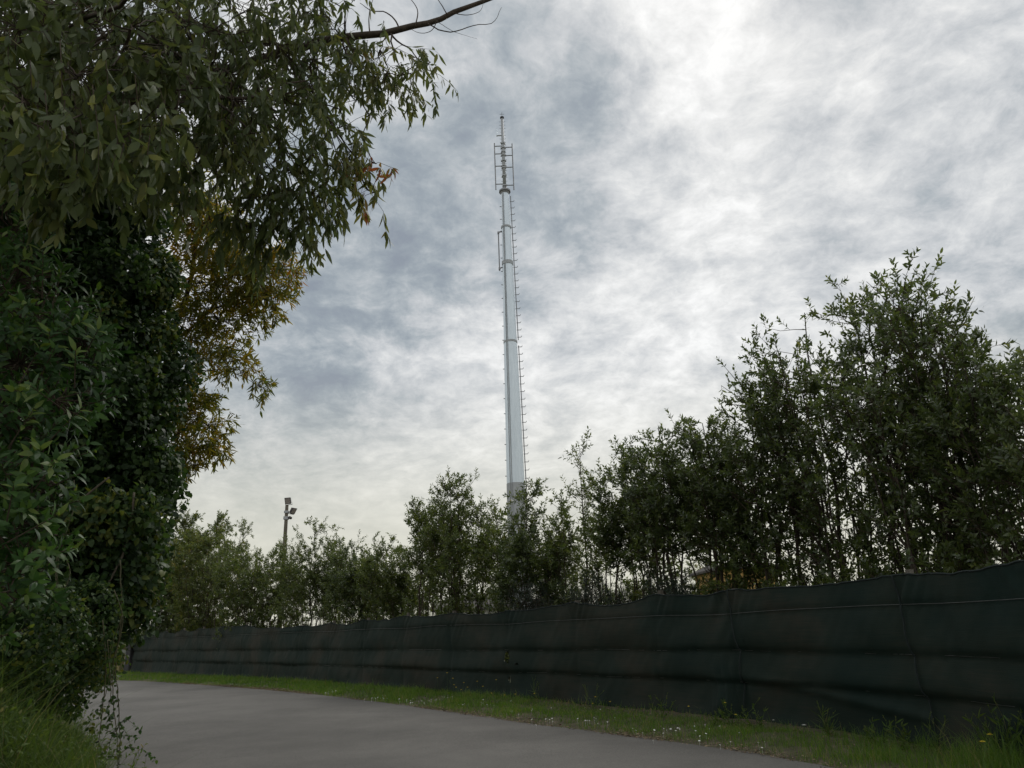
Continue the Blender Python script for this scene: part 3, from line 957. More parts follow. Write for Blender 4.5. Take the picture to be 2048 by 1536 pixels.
def px_tree(name, label, px, ytop, hw, off, **kw):
    d = ray(px, 1180)
    # walk along the sight line to off metres past the fence
    tbest = None
    fx = fence_xy
    for Yt in np.arange(6, 70, .1):
        p = d[:2] / d[1] * Yt
        dist = np.linalg.norm(fx - p, axis=1)
        j = dist.argmin()
        side = (p - fx[j]) @ fn[j]
        if side < 0 and dist[j] >= off:
            tbest = Yt; break
    p = at(px, ytop, tbest)
    H = p[2] + .06
    if hw < 72:
        hw = hw * 1.28
    R = abs(at(px + hw, ytop + 80, tbest)[0] - at(px, ytop + 80, tbest)[0])
    if px < 1420 and 'kind' not in kw:
        kw['kind'] = 1
    return shrub(name, label, (p[0], tbest), H, R, **kw)


GR = 'evergreen trees behind the net fence'
LF = (.115, .048)
# the tall laurels on the right
px_tree('laurel_tree', 'tallest laurel with three spiky tips above the right end of the fence', 1770, 548, 165, 1.5, nst=15, leaf=LF, mat=M['laurel'], u0=0.33, dens=0.62, group=GR, stem_r=.032, nb=26, low=0.6, squash=0.75, topdrop=0.3)
px_tree('laurel_tree', 'broad leafy laurel leaning against the left flank of the tallest laurel', 1600, 605, 125, 1.7, nst=12, leaf=LF, mat=M['laurel'], u0=0.36, dens=0.62, group=GR, stem_r=.030, nb=26, low=0.5, squash=0.75, topdrop=0.26)
px_tree('laurel_tree', 'rounded laurel crown filling in between the tallest laurel and the broad one', 1690, 572, 115, 2.0, nst=10, leaf=LF, mat=M['laurel'], u0=.36, dens=0.55, group=GR, stem_r=.030, nb=26, low=.4, squash=0.7)
px_tree('laurel_tree', 'laurel shoulder sloping down on the right side of the tallest laurel', 1850, 600, 90, 1.9, nst=9, leaf=LF, mat=M['laurel'], u0=.33, dens=0.58, group=GR, stem_r=.028, nb=26, low=.4, squash=0.7)
px_tree('laurel_tree', 'laurel at the left shoulder of the tall clump beside the forked one', 1540, 690, 70, 1.9, nst=7, leaf=LF, mat=M['laurel'], u0=.42, dens=0.62, group=GR, stem_r=.028, nb=26, low=.3, squash=.7)
px_tree('laurel_tree', 'shorter laurel with forked bare trunk at the left foot of the tall clump', 1495, 735, 62, 1.6, nst=6, leaf=LF, mat=M['laurel'], u0=0.5, dens=0.7, group=GR, stem_r=.040, nb=26, low=0.2)
px_tree('laurel_tree', 'laurel with loose shoots just right of the tallest laurel', 1915, 660, 85, 1.3, nst=8, leaf=LF, mat=M['laurel'], u0=.28, dens=0.6, group=GR, nb=26, low=0.7, spikes=1.4)
px_tree('laurel_tree', 'rightmost laurel, cut by the right edge of the picture', 2035, 705, 90, 1.2, nst=8, leaf=LF, mat=M['laurel'], u0=.28, dens=0.6, group=GR, nb=26, low=0.7, spikes=1.3)
# the middle clump
px_tree('laurel_tree', 'dark round headed laurel on bare stems, right one of the middle pair', 1400, 832, 66, 1.4, nst=8, leaf=LF, mat=M['laurel'], u0=0.56, dens=0.8, group=GR, stem_r=.034, nb=28, low=0.15)
px_tree('laurel_tree', 'dark round headed laurel on bare stems, left one of the middle pair', 1312, 838, 64, 1.5, nst=8, leaf=LF, mat=M['laurel'], u0=0.56, dens=0.8, group=GR, stem_r=.034, nb=28, low=0.15)
px_tree('laurel_tree', 'narrow laurel hugging the left side of the middle pair', 1243, 892, 34, 1.4, nst=5, leaf=LF, mat=M['laurel'], u0=0.55, dens=0.75, group=GR, nb=24, low=0.15)
px_tree('laurel_sapling', 'thin sparse sapling standing taller than its neighbours right of the mast', 1158, 880, 26, 1.5, nst=3, leaf=(.115, .045), mat=M['olive'], u0=.45, dens=.45, group=GR, nb=16, low=.4, spikes=1.0, per=9)
px_tree('laurel_tree', 'olive green small tree between the sapling and the middle pair', 1198, 950, 36, 1.3, nst=5, leaf=LF, mat=M['olive'], u0=0.58, dens=0.7, group=GR, nb=20, low=0.2)
px_tree('laurel_tree', 'thin stemmed small tree directly left of the sapling', 1122, 990, 34, 1.4, nst=5, leaf=LF, mat=M['olive'], u0=0.6, dens=0.6, group=GR, nb=18, low=0.2)
px_tree('laurel_tree', 'small dark tree standing in front of the foot of the mast', 1050, 975, 34, 1.3, nst=5, leaf=LF, mat=M['laurel'], u0=0.6, dens=0.9, group=GR, nb=26, low=0.15)
px_tree('laurel_tree', 'small tree just left of the foot of the mast', 990, 1008, 30, 1.3, nst=5, leaf=LF, mat=M['olive'], u0=0.6, dens=0.7, group=GR, nb=20, low=0.2)
px_tree('laurel_tree', 'twin topped tree, tallest of those left of the mast', 912, 955, 46, 1.3, nst=7, leaf=LF, mat=M['olive'], u0=0.58, dens=0.8, group=GR, nb=26, low=0.25, stem_r=.03)
px_tree('laurel_tree', 'slim tree at the left end of the row beside the mast', 842, 995, 34, 1.3, nst=5, leaf=LF, mat=M['olive'], u0=0.58, dens=0.8, group=GR, nb=20, low=0.25)
px_tree('laurel_tree', 'short grey green tree on thin stems left of the slim tree', 768, 1078, 42, 1.3, nst=6, leaf=(0.115, 0.047), mat=M['olive'], u0=0.55, dens=0.9, group=GR, nb=18, low=0.4)
px_tree('laurel_tree', 'small pointed green tree right of the round open crowned one', 702, 1082, 32, 1.3, nst=6, leaf=(0.115, 0.047), mat=M['laurel'], u0=0.5, dens=1.0, group=GR, nb=18, low=0.4)
px_tree('laurel_tree', 'round open crowned tree right of the floodlight pole', 630, 1048, 52, 1.4, nst=8, leaf=(0.115, 0.047), mat=M['olive'], u0=0.5, dens=0.9, group=GR, nb=20, low=0.4)
px_tree('laurel_tree', 'sparse twiggy topped tree left of the floodlight pole', 492, 1035, 36, 1.5, nst=7, leaf=(0.115, 0.047), mat=M['olive'], u0=.35, dens=0.6, group=GR, nb=18, low=.7)
px_tree('laurel_tree', 'dense rounded olive bush below the floodlight pole', 520, 1085, 70, 1.2, nst=14, leaf=(0.138, 0.061), mat=M['olive'], u0=.25, dens=1.0, group=GR, nb=18, low=1.0, topdrop=0.2)
px_tree('laurel_tree', 'bright yellowish green bush behind the far fence end', 420, 1052, 62, 1.6, nst=14, leaf=(0.149, 0.068), mat=M['olive'], u0=.22, dens=1.50, group=GR, nb=18, low=1.0, tint=(.2, 1.0), topdrop=0.2)
px_tree('laurel_tree', 'pointed green tree behind the far bushes, nearest the ivy tree', 375, 1000, 34, 4.0, nst=9, leaf=(0.149, 0.068), mat=M['laurel'], u0=.2, dens=1.65, group=GR, nb=20, low=1.0, tint=(.3, 1.0), spikes=1.5)
px_tree('laurel_tree', 'second pointed green tree among the far bushes', 440, 1022, 28, 4.5, nst=7, leaf=(0.149, 0.068), mat=M['laurel'], u0=.2, dens=1.65, group=GR, nb=18, low=1.0, tint=(.3, 1.0), spikes=1.5)
px_tree('laurel_tree', 'dark bush beside the ivy tree above the far end of the fence', 325, 1075, 60, 1.0, nst=14, leaf=(0.149, 0.068), mat=M['laurel'], u0=.15, dens=1.65, group=GR, nb=16, low=1.0)
for (px, yt, hw, dn, lab) in [(878, 1005, 30, .7, 'thin stemmed tree between the slim tree and the twin topped one'), (952, 1000, 30, .7, 'thin stemmed tree on the right of the twin topped one'), (1088, 1005, 32, .6, 'feathery small tree just right of the mast'),
                              (735, 1105, 36, .9, 'low feathery tree between the pointed and the grey green one'), (667, 1075, 34, .9, 'low feathery tree right beside the round open crowned one'), (805, 1090, 30, .8, 'low feathery tree left of the slim tree'),
                              (575, 1090, 40, .9, 'low feathery tree close to the floodlight pole'), (460, 1075, 50, 1.0, 'rounded yellowish bush left of the twiggy topped tree'), (1272, 905, 40, .7, 'leafy tree tucked behind the left side of the middle pair'), (1448, 880, 40, .6, 'thin tree between the middle pair and the tall clump'), (360, 1085, 50, 1.1, 'dense bush filling the hedge beside the ivy tree')]:
    px_tree('laurel_tree', lab, px, yt, hw, 1.9, nst=9, leaf=(.115, .046), mat=M['olive'], u0=.52, dens=dn * .6, group=GR, nb=20, low=.35)
# scrubby undergrowth just behind the net
UG = 'twiggy undergrowth just behind the net fence'
ug = [(330, 1130, 70, 'dark undergrowth bush at the far left end of the net'), (430, 1120, 70, 'undergrowth bush spilling over the far left part of the net'),
      (540, 1120, 70, 'twiggy undergrowth below the floodlight pole'), (640, 1140, 60, 'twiggy undergrowth below the round open crowned tree'),
      (730, 1150, 60, 'twiggy undergrowth below the short grey green tree'), (820, 1155, 55, 'twiggy undergrowth below the slim tree'),
      (950, 1165, 60, 'twiggy undergrowth left of the mast foot'), (1140, 1150, 40, 'twiggy undergrowth between the two broom bushes'), (1270, 1160, 50, 'twiggy undergrowth below the left one of the middle pair'), (1420, 1150, 50, 'twiggy undergrowth left of the ochre house'), (1050, 1130, 50, 'twiggy undergrowth hiding the foot of the mast'), (1500, 1120, 55, 'twiggy undergrowth in front of the ochre house'), (1600, 1110, 70, 'twiggy undergrowth below the broad leafy laurel'), (1740, 1090, 80, 'twiggy undergrowth below the tallest laurel'), (1900, 1080, 90, 'twiggy undergrowth below the loose shooted laurel')]
for (px, yt, hw, lab) in ug:
    px_tree('undergrowth_bush', lab, px, yt + (22 if px > 1100 else 0), hw, 1.7, nst=22 if px < 1100 else 16, leaf=(.11, .048), mat=M['olive'], u0=.12, dens=.52 if px < 1000 else .26, kind=1, nb=11, low=1.0, group=UG, cat='bush', stem_r=.013, base_r=.8, squash=.5)
for (px, yt, hw, lab) in [(1080, 1168, 55, 'dark broom like bush behind the net right of the mast foot'), (1195, 1160, 45, 'dense dark broom like bush below the thin sapling'), (1345, 1165, 40, 'small dark bush behind the net below the middle pair')]:
    px_tree('broom_bush', lab, px, yt, hw, 1.3, nst=30, leaf=(.13, .012), mat=M['broom'], u0=.15, dens=1.0, nb=12, low=1.0, cat='bush', stem_r=.012, kind=1, base_r=.7, group='broom like bushes behind the net', shoot=(.25, .5), per=10)
# far bushes that close the view under the crowns
k = 0
for (px, yt, hw, Y, lab) in [(800, 1165, 90, 52, 'far bush beyond the left trees'), (990, 1180, 60, 66, 'far bush beyond the white building'), (1150, 1150, 70, 58, 'far yellowish bush right of the mast'),
                             (1290, 1160, 90, 56, 'far bush seen under the middle pair'), (1400, 1120, 50, 60, 'far grey green bush left of the ochre house'), (700, 1150, 90, 54, 'far bush beyond the small pointed tree'), (1800, 1150, 120, 50, 'far bush beyond the tall right clump')]:
    p = at(px, yt, Y); R = hw / FPX * Y
    shrub('distant_bush', lab, (p[0], Y), p[2] + .06, R, 12, (.24, .10), M['olive'], u0=.1, dens=.5, kind=1, nb=12, low=1.0, cat='bush', group='distant bushes behind the trees', tint=(.2, 1.0), squash=.7, base_r=1.0)


# ---- eucalyptus: drooping twigs spread through clumps that hang from limbs
def clump_twigs(C, Rv, n):
    d = rand_dirs(n) * (rng.uniform(0, 1, n) ** .42)[:, None]
    return C + d * Rv


def euc(t, clumps, mat, ll, lw, kind, per, tl, branch_mat, spread=.45, hang=1.0, limb_from=None, rad=.028, tint=(0, .9), leafpart=None, sub=3):
    """clumps: (centre, radii, n_twigs, tint_shift); limb_from: list of start points per clump"""
    cr, bm, lm = MB(), MB(), MB()
    for ci, (C, Rv, n, sh) in enumerate(clumps):
        C = np.asarray(C, float); Rv = np.asarray(Rv, float)
        if limb_from is not None and limb_from[ci] is not None:
            A = np.asarray(limb_from[ci], float)
            Lm = polyline(A[None], C[None], 8, .025, np.array([[0, 0, .12 * np.linalg.norm(C - A) * rng.uniform(.2, 1)]]))
            lm.tubes(Lm, np.linspace(rad, rad * .3, 8)[None], 7)
        O = clump_twigs(C, Rv, n)
        # sub-branches from the clump centre, each carrying several twigs
        nsb = max(3, n // 7)
        Eb = clump_twigs(C, Rv * .85, nsb)
        sb = polyline(np.repeat(C[None], nsb, 0), Eb, 5, .05)
        bm.tubes(sb, np.linspace(.011, .0035, 5)[None], 4)
        j = np.linalg.norm(O[:, None] - Eb[None], axis=2).argmin(1)
        fr, _ = sample_poly(sb, j, rng.uniform(.5, 1, n))
        bm.tubes(polyline(fr, O, 3, .06), np.array([[.005, .004, .003]]), 3)
        out = unit(O - C)
        hd = unit(out * spread + rng.normal(0, .30, O.shape) + np.array([0, 0, -hang]))
        L = rng.uniform(*tl, n)
        E = O + hd * L[:, None]
        tw = polyline(O, E, 4, .05, np.stack([out[:, 0] * .08, out[:, 1] * .08, 0 * L + .04], 1))
        bm.tubes(tw, np.array([[.003, .0026, .002, .0014]]), 3)
        m = n * per
        ti = np.repeat(np.arange(n), per)
        tt = np.clip(rng.uniform(.05, 1.03, m), 0, 1)
        P, D = sample_poly(tw, ti, tt)
        LD = unit(rng.normal(0, .42, (m, 3)) + D * .6 + np.array([0, 0, -hang * .8]))
        N = orient(LD)
        rn = np.clip(rng.uniform(tint[0], tint[1], n)[ti] * .55 + .45 * rng.uniform(tint[0], tint[1], m) + sh, 0, 1)
        sz = rng.uniform(.65, 1.2, m)
        cr.leaves(P + LD * .015, LD, N, ll * sz, lw * sz * rng.uniform(.8, 1.2, m), rn, kind, rng.uniform(-.05, .38, m), .12)
    tag(cr.build('crown', mat, t, attr=True), kind='stuff').location = tuple(-np.array(t.location))
    tag(bm.build('twig', branch_mat, t), kind='stuff').location = tuple(-np.array(t.location))
    if lm.n:
        lm.build('limb', M['bark'], t, smooth=True).location = tuple(-np.array(t.location))


def child_tube(t, name, pts, rad, mat, sides=8, n=14):
    P, _ = catmull(pts, n)
    P[1:-1] += rng.normal(0, .0016, (n - 2, 3)) * np.linalg.norm(P[-1] - P[0])
    rr = np.interp(np.linspace(0, 1, n), np.linspace(0, 1, len(rad)), rad)
    o = MB().tubes(P, rr, sides, caps=True).build(name, mat, t, smooth=True)
    o.location = tuple(-np.array(t.location))
    return o


EA = (-7.4, 7.8)
euA = thing('eucalyptus_tree', 'large grey green eucalyptus hanging over the road from the upper left', 'tree', (EA[0], EA[1], -.1))
child_tube(euA, 'trunk', [(EA[0], EA[1], 0), (EA[0] + .1, EA[1] - .1, 3), (EA[0] + .5, EA[1] - .2, 5.5), (EA[0] + .7, EA[1] - .1, 8.0), (EA[0] + .4, EA[1], 11)], [.30, .25, .21, .15, .05], M['bark'], 12, 20)
fork = np.array([EA[0] + .5, EA[1] - .2, 5.4])
fork2 = np.array([EA[0] + .65, EA[1] - .1, 7.4])
# the limb that ends bare against the sky, upper middle
l_pts = [fork2, at(420, 150, 7.2), at(560, 105, 7.4), at(690, 74, 7.5), at(780, 66, 7.6), at(870, 42, 7.7), at(940, 14, 7.8), at(1000, -12, 7.9), at(1060, -60, 8.0)]
child_tube(euA, 'limb', l_pts, [.11, .095, .08, .062, .054, .047, .038, .028, .016], M['bark'], 8, 40)
for pts, r0 in [([(855, 47), (880, 60), (905, 64), (950, 50), (985, 46), (1003, 15)], .009), ([(875, 40), (862, 62), (840, 66), (810, 52)], .006), ([(800, 60), (790, 40), (770, 24), (745, 22), (720, 6)], .012),
                ([(830, 54), (835, 20), (815, -10)], .010), ([(905, 26), (935, 30), (960, 22), (968, 0)], .006), ([(870, 40), (905, 62), (935, 72), (955, 78)], .004), ([(770, 66), (775, 90), (790, 96)], .006),
                ([(740, 70), (738, 30), (748, -10)], .010), ([(720, 72), (690, 95), (650, 120)], .012), ([(895, 30), (880, 5), (860, -20)], .008)]:
    child_tube(euA, 'bare_twig', [at(x, y, 7.6 + .02 * i) for i, (x, y) in enumerate(pts)], [r0, r0 * .3], M['twig'], 5, 16)
for pts, r0 in [([fork, at(60, 180, 6.2), at(135, 60, 5.4), at(245, 5, 4.9), at(300, -60, 4.6)], .05), ([fork2, at(240, 60, 6.6), at(345, 140, 6.3), at(420, 195, 6.2), at(480, 240, 6.2), at(530, 300, 6.3)], .035),
                ([at(420, 195, 6.2), at(500, 195, 6.3), at(560, 170, 6.4), at(620, 160, 6.6)], .022), ([at(560, 105, 7.4), at(630, 190, 7.3), at(700, 300, 7.2), at(745, 350, 7.2)], .022), ([fork2, at(300, -40, 6.8), at(520, -80, 6.8), at(660, -60, 7.0)], .05)]:
    child_tube(euA, 'limb', pts, [r0, r0 * .8, r0 * .5, r0 * .3], M['bark'], 7, 22)
cl = []


def C(px, py, Y, rp, n, sh=0.0, ry=1.0):
    """clump seen at a photo pixel, Y metres ahead, radius rp pixels"""
    r = rp / FPX * Y * 1.08
    cl.append((at(px, py, Y), (r, max(r, .35) * ry, r * .8), n, sh))


# near leaves, upper left
for a in [(40, 60, 4.6, 110, 26), (150, 150, 4.7, 110, 26), (60, 210, 4.4, 100, 20), (260, 60, 5.0, 120, 30), (240, 230, 4.8, 110, 24), (350, 180, 5.4, 120, 30), (140, 20, 5.2, 120, 26), (330, 290, 5.4, 80, 20), (90, 260, 4.2, 60, 9)]:
    C(*a)
for a in [(30, 330, 4.6, 60, 12), (180, 330, 4.9, 70, 16), (110, 110, 5.6, 150, 40), (20, 140, 5.8, 150, 40), (270, 150, 6.0, 150, 44), (200, 300, 6.2, 110, 34), (60, 20, 6.6, 170, 46), (210, 20, 6.8, 170, 46), (340, 20, 6.4, 140, 40), (310, 350, 6.0, 60, 18)]:
    C(*a)
cl_near = cl
cl = []
for a in [(450, 130, 7.4, 140, 50), (560, 150, 7.6, 130, 46), (520, 30, 7.4, 120, 40), (380, 130, 7.2, 130, 46), (420, 250, 7.0, 110, 36), (520, 270, 7.2, 110, 36), (430, 60, 6.2, 130, 46), (540, 90, 6.6, 110, 42), (470, 200, 6.2, 120, 44), (570, 220, 6.5, 110, 40), (620, 130, 6.9, 100, 34), (490, 320, 6.3, 100, 38), (580, 340, 6.6, 90, 34), (540, 400, 6.5, 70, 24), (620, 390, 6.7, 55, 18),
          (470, 420, 6.5, 45, 14), (400, 300, 6.0, 90, 28), (660, 260, 6.9, 70, 20, .05), (690, 20, 7.2, 60, 16), (600, 10, 7.0, 90, 26), (720, 130, 7.3, 75, 22, .1), (800, 150, 7.5, 65, 20, .12), (845, 130, 7.6, 42, 12, .12),
          (760, 100, 7.5, 55, 14, .1), (700, 190, 7.2, 45, 12, .1), (690, 340, 7.0, 50, 14, .2), (735, 380, 7.1, 28, 8, .30), (715, 300, 7.1, 28, 7, .28), (745, 325, 7.1, 18, 4, .32), (620, 440, 6.8, 45, 16), (560, 450, 6.7, 50, 18), (500, 455, 6.6, 45, 16), (655, 60, 7.2, 80, 24), (760, 170, 7.4, 55, 16, .1), (640, 330, 6.9, 60, 18)]:
    C(*a)
cl_mid = [(c_[0], c_[1], max(4, int(c_[2] * .86)), c_[3]) for c_ in cl]
# crown that continues above and to the left of the picture
cl = [((EA[0] + dx, EA[1] + dy, z), (1.6, 1.6, 1.2), 60, 0) for dx, dy, z in ((0, 0, 8.2), (1.6, -1.4, 8.6), (2.6, .4, 8.8), (-1.2, -1.0, 7.2), (.6, 1.6, 8.9), (-.6, -2.4, 6.8), (1.4, -3.0, 7.4), (3.6, -.6, 8.8), (2.2, 2.2, 9.4), (.3, .5, 10.2))]
cl_up = cl


def limb_starts(cls):
    out = []
    for c in cls:
        c0 = np.asarray(c[0])
        cand = [fork, fork2] + [np.asarray(p) for p in l_pts[1:7]]
        d = [np.linalg.norm(c0 - p) for p in cand]
        out.append(cand[int(np.argmin(d))])
    return out


euc(euA, cl_near, M['euca'], .150, .058, 3, 10, (.25, .5), M['twig'], limb_from=limb_starts(cl_near), rad=.014, tint=(0, .75))
euc(euA, cl_mid, M['euca'], .150, .036, 3, 12, (.25, .55), M['twig'], limb_from=limb_starts(cl_mid), rad=.014, tint=(0, .82))
euc(euA, cl_up, M['euca'], .15, .05, 2, 14, (.3, .6), M['twig'], limb_from=limb_starts(cl_up), rad=.03, tint=(0, .8))
# nearest single leaves that can be told apart
lf = MB().leaves(np.zeros((1, 3)), np.array([[0, 0, -1.]]), np.array([[0, -1., 0]]), 1.0, .40, [.45], 3, .18, .12).mesh('leaf', attr=True)
lf.materials.append(M['euca'])
lf2 = MB().leaves(np.zeros((1, 3)), np.array([[0, 0, -1.]]), np.array([[0, -1., 0]]), 1.0, .34, [.75], 3, .25, .12).mesh('leaf', attr=True)
lf2.materials.append(M['euca'])
lf3 = MB().leaves(np.zeros((1, 3)), np.array([[0, 0, -1.]]), np.array([[0, -1., 0]]), 1.0, .44, [.15], 3, .10, .12).mesh('leaf', attr=True)
lf3.materials.append(M['euca'])
hang_pts = [(45, 190, 4.0, 300), (90, 180, 4.1, 330), (130, 200, 4.0, 310), (185, 170, 4.1, 340), (230, 230, 4.2, 350), (300, 270, 4.4, 390), (160, 240, 4.1, 350), (60, 120, 4.2, 250), (270, 150, 4.4, 300), (20, 60, 4.2, 180), (120, 80, 4.3, 230), (210, 100, 4.4, 260), (330, 200, 4.6, 330), (250, 280, 4.3, 390), (10, 210, 4.0, 290), (75, 250, 4.1, 360)]
nl = 0
for (x, y, Y, ye) in hang_pts:
    A = at(x, y, Y); B = at(x + rng.uniform(-12, 12), ye, Y + rng.uniform(-.1, .1))
    P, _ = catmull([A, A * .5 + B * .5 + rng.normal(0, .03, 3), B], 10)
    o = MB().tubes(P, np.linspace(.004, .0016, 10), 5).build('hanging_twig', M['twig'], euA)
    o.location = tuple(-np.array(euA.location))
    for q in range(int(rng.integers(11, 17))):
        tt = min(1.0, rng.beta(1.6, .9))
        p = P[int(tt * 9)]
        me = (lf, lf, lf2, lf3)[int(rng.integers(4))]
        s = rng.uniform(.10, .16)
        ob = link('leaf', me, euA, tuple(p - np.array(euA.location)))
        ob.scale = (s, s, s)
        ob.rotation_euler = (rng.normal(0, .45), rng.normal(0, .45), rng.uniform(0, 6.28))
        nl += 1

# ---- golden brown eucalyptus behind the ivy
EB = (-8.6, 14.2)
euB = thing('golden_eucalyptus_tree', 'golden brown leaved tree leaning out behind the ivy covered tree', 'tree', (EB[0], EB[1], -.1))
f3 = at(330, 700, 13.8)
child_tube(euB, 'trunk', [(EB[0], EB[1], 0), (EB[0] + .3, EB[1], 2.5), f3 + np.array([-.6, .2, -.8]), f3, at(380, 560, 13.4), at(400, 420, 13.2)], [.16, .13, .10, .08, .05, .03], M['bark'], 9, 24)
for pts, r0 in [([f3, at(420, 620, 13.2), at(470, 545, 13.0), at(520, 500, 12.9)], .035), ([at(420, 620, 13.2), at(480, 600, 13.0), at(530, 590, 12.9)], .02), ([f3, at(400, 740, 13.3), at(450, 740, 13.2), at(490, 755, 13.1), at(520, 775, 13.1)], .02), ([at(330, 780, 13.8), at(390, 830, 13.4), at(425, 860, 13.3)], .02)]:
    child_tube(euB, 'limb', pts, [r0, r0 * .6, r0 * .25], M['bark'], 6, 16)
cl = []
for a in [(360, 400, 12.8, 80, 40, -.2), (420, 440, 12.7, 60, 26, -.1), (350, 640, 12.9, 60, 30, -.1), (345, 880, 12.9, 45, 22, -.15), (355, 800, 12.9, 45, 20, -.1), (500, 555, 12.9, 75, 60), (555, 540, 12.9, 42, 26, .1), (430, 560, 13.1, 85, 60), (440, 640, 13.1, 75, 50), (530, 600, 12.9, 40, 20), (390, 480, 13.2, 70, 44, .1), (400, 420, 13.3, 50, 24, .15), (450, 500, 13.0, 50, 26, .08), (380, 700, 13.3, 70, 40), (450, 720, 13.1, 40, 16),
          (480, 735, 13.1, 24, 8), (518, 772, 13.1, 17, 7, -.2), (385, 820, 13.4, 55, 30), (415, 850, 13.3, 30, 14, .05), (380, 900, 13.4, 42, 22), (415, 895, 13.3, 22, 9, .05), (385, 935, 13.4, 22, 8), (330, 560, 13.8, 90, 40), (320, 760, 13.8, 80, 36)]:
    C(*a)
cl = [(c_[0], c_[1], int(c_[2] * 2.5), c_[3]) for c_ in cl]
euc(euB, cl, M['gold'], .15, .036, 4, 12, (.16, .36), M['twig'], spread=.8, hang=.25, tint=(0, 1.0))

# ---- ivy covered tree
IV = (-7.4, 10.9)
ivy = thing('ivy_covered_tree', 'dark ivy covered tree trunk with hanging vines at the left road edge', 'tree', (IV[0], IV[1], -.1))
IL = np.array(ivy.location)
child_tube(ivy, 'trunk', [(IV[0], IV[1], 0), (IV[0] + .2, IV[1], 3), at(200, 700, 10.9), at(190, 450, 10.9), at(200, 250, 10.9)], [.36, .32, .28, .2, .12], M['bark'], 12, 20)


def ivy_mass(blobs, ll, lw, per_m2, mat, t, name='crown', kind=2, tint=(0, .85), inner=True, down=.6, lumps=0):
    cr = MB()
    if lumps:
        more = []
        for (Cc, Rv, sh) in blobs:
            Rv = np.asarray(Rv, float)
            for d in rand_dirs(int(lumps * Rv[0] * Rv[2] * 10)):
                q_ = rng.uniform(.16, .36)
                more.append((np.asarray(Cc) + d * Rv * rng.uniform(.80, 1.0), (q_, q_, q_ * rng.uniform(.8, 1.5)), sh + rng.normal(0, .14)))
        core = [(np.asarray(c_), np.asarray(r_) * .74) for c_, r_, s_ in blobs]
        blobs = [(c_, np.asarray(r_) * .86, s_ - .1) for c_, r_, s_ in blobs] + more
    else:
        core = []
    for (Cc, Rv, sh) in blobs:
        Cc = np.asarray(Cc, float); Rv = np.asarray(Rv, float)
        area = 4 * PI * ((Rv[0] * Rv[1]) ** 1.6 / 3 + (Rv[0] * Rv[2]) ** 1.6 / 3 + (Rv[1] * Rv[2]) ** 1.6 / 3) ** (1 / 1.6)
        n = int(area * per_m2)
        d = rand_dirs(n)
        bump = 1 + .16 * vnoise2(d[:, 0] * 3 + d[:, 2] * 2 + 40, d[:, 1] * 3 + d[:, 2] * 3 + 40, 11) + .10 * vnoise2(d[:, 0] * 8 + 40, d[:, 2] * 8 + d[:, 1] * 5 + 40, 12)
        rad = bump * (1 - .30 * rng.uniform(0, 1, n) ** 2.0)
        P = Cc + d * Rv * rad[:, None]
        ok = P[:, 2] > .02
        for c_, r_ in core:         # nothing grows where an older mass already fills the space
            ok &= (((P - c_) / r_) ** 2).sum(1) > 1
        ok &= (d[:, 1] < .25) | (rng.uniform(0, 1, n) < .25)     # thinner on the far side, away from the camera
        P, d = P[ok], d[ok]
        n = len(P)
        if n == 0:
            continue
        out = unit(d / Rv)
        LD = unit(out * .45 + rng.normal(0, .7, (n, 3)) + [0, 0, -down])
        N = unit(out + rng.normal(0, .8, (n, 3)) + [0, 0, .35])
        rn = np.clip(rng.uniform(tint[0], tint[1], n) + sh, 0, 1)
        sz = rng.uniform(.45, 1.3, n)
        cr.leaves(P, LD, N, ll * sz, lw * sz, rn, kind, .2, .2)
        if inner:   # larger leaves fill the core; darker tint paints the interior's shade
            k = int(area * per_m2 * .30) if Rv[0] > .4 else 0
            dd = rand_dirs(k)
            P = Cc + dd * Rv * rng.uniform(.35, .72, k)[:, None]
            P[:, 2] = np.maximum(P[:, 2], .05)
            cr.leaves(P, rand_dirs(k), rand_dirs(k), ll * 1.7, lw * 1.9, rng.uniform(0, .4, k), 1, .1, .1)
    o = cr.build(name, mat, t, attr=True)
    o.location = tuple(-np.array(t.location))
    return tag(o, kind='stuff')


def B(px, py, Y, rx, ry, rz, sh=0.0):
    return (at(px, py, Y), (rx, ry, rz), sh)


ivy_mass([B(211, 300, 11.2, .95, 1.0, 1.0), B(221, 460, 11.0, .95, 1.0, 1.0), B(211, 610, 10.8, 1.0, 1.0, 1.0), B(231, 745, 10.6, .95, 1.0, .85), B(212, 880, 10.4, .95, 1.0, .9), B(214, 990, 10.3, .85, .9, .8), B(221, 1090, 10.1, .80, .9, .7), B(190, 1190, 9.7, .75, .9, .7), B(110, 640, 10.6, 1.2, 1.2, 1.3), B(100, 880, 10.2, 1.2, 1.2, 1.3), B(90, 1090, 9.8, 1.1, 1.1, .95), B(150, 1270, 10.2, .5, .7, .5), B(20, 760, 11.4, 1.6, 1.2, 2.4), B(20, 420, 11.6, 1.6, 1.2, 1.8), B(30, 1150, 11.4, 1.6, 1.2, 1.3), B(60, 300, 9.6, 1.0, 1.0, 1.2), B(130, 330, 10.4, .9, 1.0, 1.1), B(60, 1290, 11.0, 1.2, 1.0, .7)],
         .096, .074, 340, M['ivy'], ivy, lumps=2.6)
ivy_mass([B(318, 560, 10.9, .30, .4, .5, .3), B(322, 690, 10.8, .26, .4, .4, .25), B(302, 830, 10.6, .30, .4, .45, .1), B(298, 940, 10.5, .20, .3, .35, .15), B(275, 1050, 10.2, .33, .4, .4, .15), B(285, 1155, 9.9, .28, .4, .35, .2), B(262, 1215, 9.8, .22, .3, .2, .25)],
         .10, .075, 620, M['ivy'], ivy, name='side_shoots')
